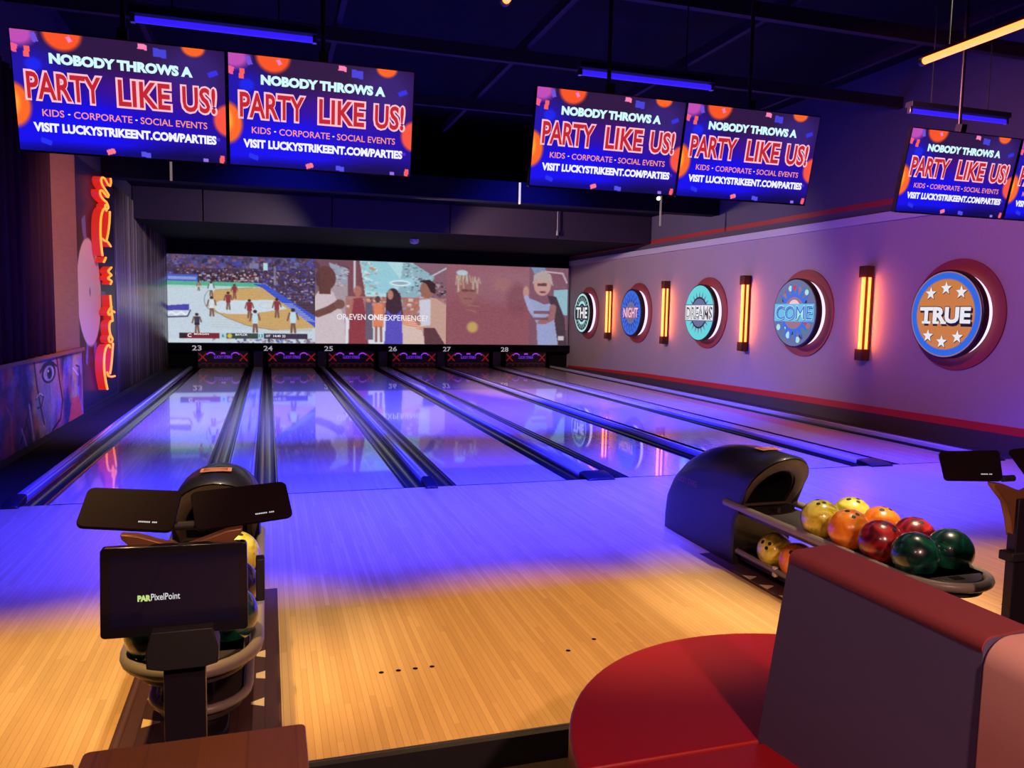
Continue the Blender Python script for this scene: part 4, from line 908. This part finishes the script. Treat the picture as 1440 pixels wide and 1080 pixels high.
console(.884, 'console with two tablets and a black order screen in front of the left ball return', True,
        ([(.614, -4.3, 1.039), (.871, -4.3, 1.015), (.854, -4.42, .923), (.599, -4.42, .954)], [(.892, -4.3, 1.01), (1.173, -4.3, 1.032), (1.193, -4.42, .949), (.916, -4.42, .921)]), .057)
console(4.085, 'console with a tablet on a bronze arm at the right edge behind the booth', False,
        ([(3.79, -4.3, 1.039), (4.116, -4.3, 1.031), (4.008, -4.42, .931), (3.707, -4.42, .948)], [(4.165, -4.3, 1.033), (4.47, -4.3, 1.045), (4.46, -4.42, .955), (4.15, -4.42, .931)]), .045)

# ------------------------------------------------------------------ booth and tables
REDV = mat('red_vinyl', hexc(150, 16, 22), .42, bump=.08, bscale=300); REDS = mat('red_vinyl_side', hexc(150, 16, 22), .42)
PURP = mat('plum_upholstery', hexc(86, 80, 116), .7, bump=.1, bscale=500); MAR = mat('maroon_top', hexc(140, 66, 68), .55); BEIGE = mat('rose_beige_vinyl', hexc(226, 178, 162), .5)
bt = thing('booth_bench', 'red vinyl booth bench with a rounded end and dark plum backrest', 'booth', (2.4, -5.2, -.1))
cx, cy, R = 2.585-2.4, -5.215+5.2, .735
# straight line seam at y = -5.14; rounded end lies beyond it
a0 = [(cx+R*math.cos(q), cy+R*math.sin(q)) for q in np.linspace(-.05, PI+.08, 40)]
base_y = .06
P = [(a, max(b, base_y-.0)) for a, b in a0]
def seat(P, nm, zt):
    r_ = .016; n = 5; C0 = np.mean(P, 0); rings = [[(a, b, .06) for a, b in P], [(a, b, zt-r_) for a, b in P]]
    for k in range(1, n+1):
        q = PI/2*k/n; sft = r_*(1-math.cos(q))
        rings.append([(a+(C0[0]-a)/max(.01, math.hypot(a-C0[0], b-C0[1]))*sft, b+(C0[1]-b)/max(.01, math.hypot(a-C0[0], b-C0[1]))*sft, zt-r_+r_*math.sin(q)) for a, b in P])
    MB().loft(rings).build(nm, REDV, bt, smooth=60)
seat(P, 'rounded_seat', .55)
seat([(cx-R, base_y-.004), (cx-R, -1.5), (.0, -1.5), (.0, base_y-.004)], 'straight_seat', .55)
MB().prism([(cx+(R-.04)*math.cos(q), max(.07, cy+(R-.04)*math.sin(q))) for q in np.linspace(0, PI, 24)], lambda u, v, d: (u, v, d), 0, .06).build('plinth', BLACK, bt)
MB().box(cx-R+.04, -.02, -1.5, .05, 0, .06).build('plinth', BLACK, bt)
# backrest leaning away from the seat, rounded top edge
def bx(z): return -.032+(z-.45)*.19   # front face x (relative to 2.4) at world height z
def twist(u, v, d):     # the near end of the front stands upright, the far end leans
    k = 1 if d < 0 else 0
    sh = k*max(0, .072-bx(min(v-.1, .93))) if u < bx(.93)+.06 else 0
    return (u+sh, d-(.06*(1-v/1.05) if d > 0 else 0), v)
prof = [(bx(.46), .46), (bx(.93), .93)]
for k in range(1, 6):
    q = PI/2*k/5; prof.append((bx(.93)+.022*(1-math.cos(q))+.004*k/5, .93+.022*math.sin(q)))
prof += [(bx(.93)+.125, .957), (bx(.93)+.137, .945), (bx(.93)+.137, .0), (bx(.46)+.0, .0)]
MB().prism([(u, v+.1) for u, v in prof], twist, .092, -.50).build('backrest', [PURP], bt, smooth=40)
pr2 = [(bx(.93)+.004, .9535), (bx(.93)+.085, .9545), (bx(.93)+.085, .957), (bx(.93)+.006, .957)]
pr2 = [(bx(.925)-.0012, .925)]+[(bx(.93)+.022*(1-math.cos(PI/2*k/5))-.003*(1-k/5), .932+.0245*math.sin(PI/2*k/5)) for k in range(0, 6)]+[(bx(.93)+.134, .963), (bx(.93)+.134, .950), (bx(.93)+.02, .948)]
MB().prism([(u, v+.1) for u, v in pr2], twist, .0895, -.499).build('top_strip', MAR, bt, smooth=40)
be = thing('bench_end', 'rose beige upholstered bench back at the bottom right corner', 'bench', (2.4, -5.2, -.1))
pf = [(.066, 0), (.068, .55)]+[(.068, .75), (.069, .90)]+[(.082+.05*(1-math.cos(PI/2*k/6))-.012*(1-k/6), .905+.052*math.sin(PI/2*k/6)) for k in range(1, 7)]+[(.75, .957), (.75, 0)]
MB().prism([(u, v+.1) for u, v in pf], lambda u, v, d: (u, d, v), -.503, -.64).build('bench_back', BEIGE, be, bevel=.004)
TBL = wood('cherry_table', hexc(104, 62, 36), hexc(138, 84, 50), .11, 2., rough=.36, grain=.6, line=.25)
def table(x0, x1, y0, y1, z, label, h):
    t = thing('side_table', label, 'table', ((x0+x1)/2, (y0+y1)/2, -.1), 'small wooden tables'); a, b = (x1-x0)/2, (y1-y0)/2
    MB().prism(rrect(-a, a, -b, b, .015, 3), lambda u, v, d: (u, v, d), z+.1-.03, z+.1).build('table_top', TBL, t, bevel=.003)
    MB().cyl((0, 0, .015), (0, 0, z+.07), .03, 16).build('pedestal', BLACK, t)
    MB().loft(lathe([(.2, 0), (.2, .012), (.05, .03)], 28)).build('base', BLACK, t)
table(.712, 1.205, -5.52, -4.92, .55, 'wooden table top at the bottom edge in front of the console', 0)
table(.20, .703, -5.55, -4.962, .55, 'wooden table corner at the bottom left edge', 0)
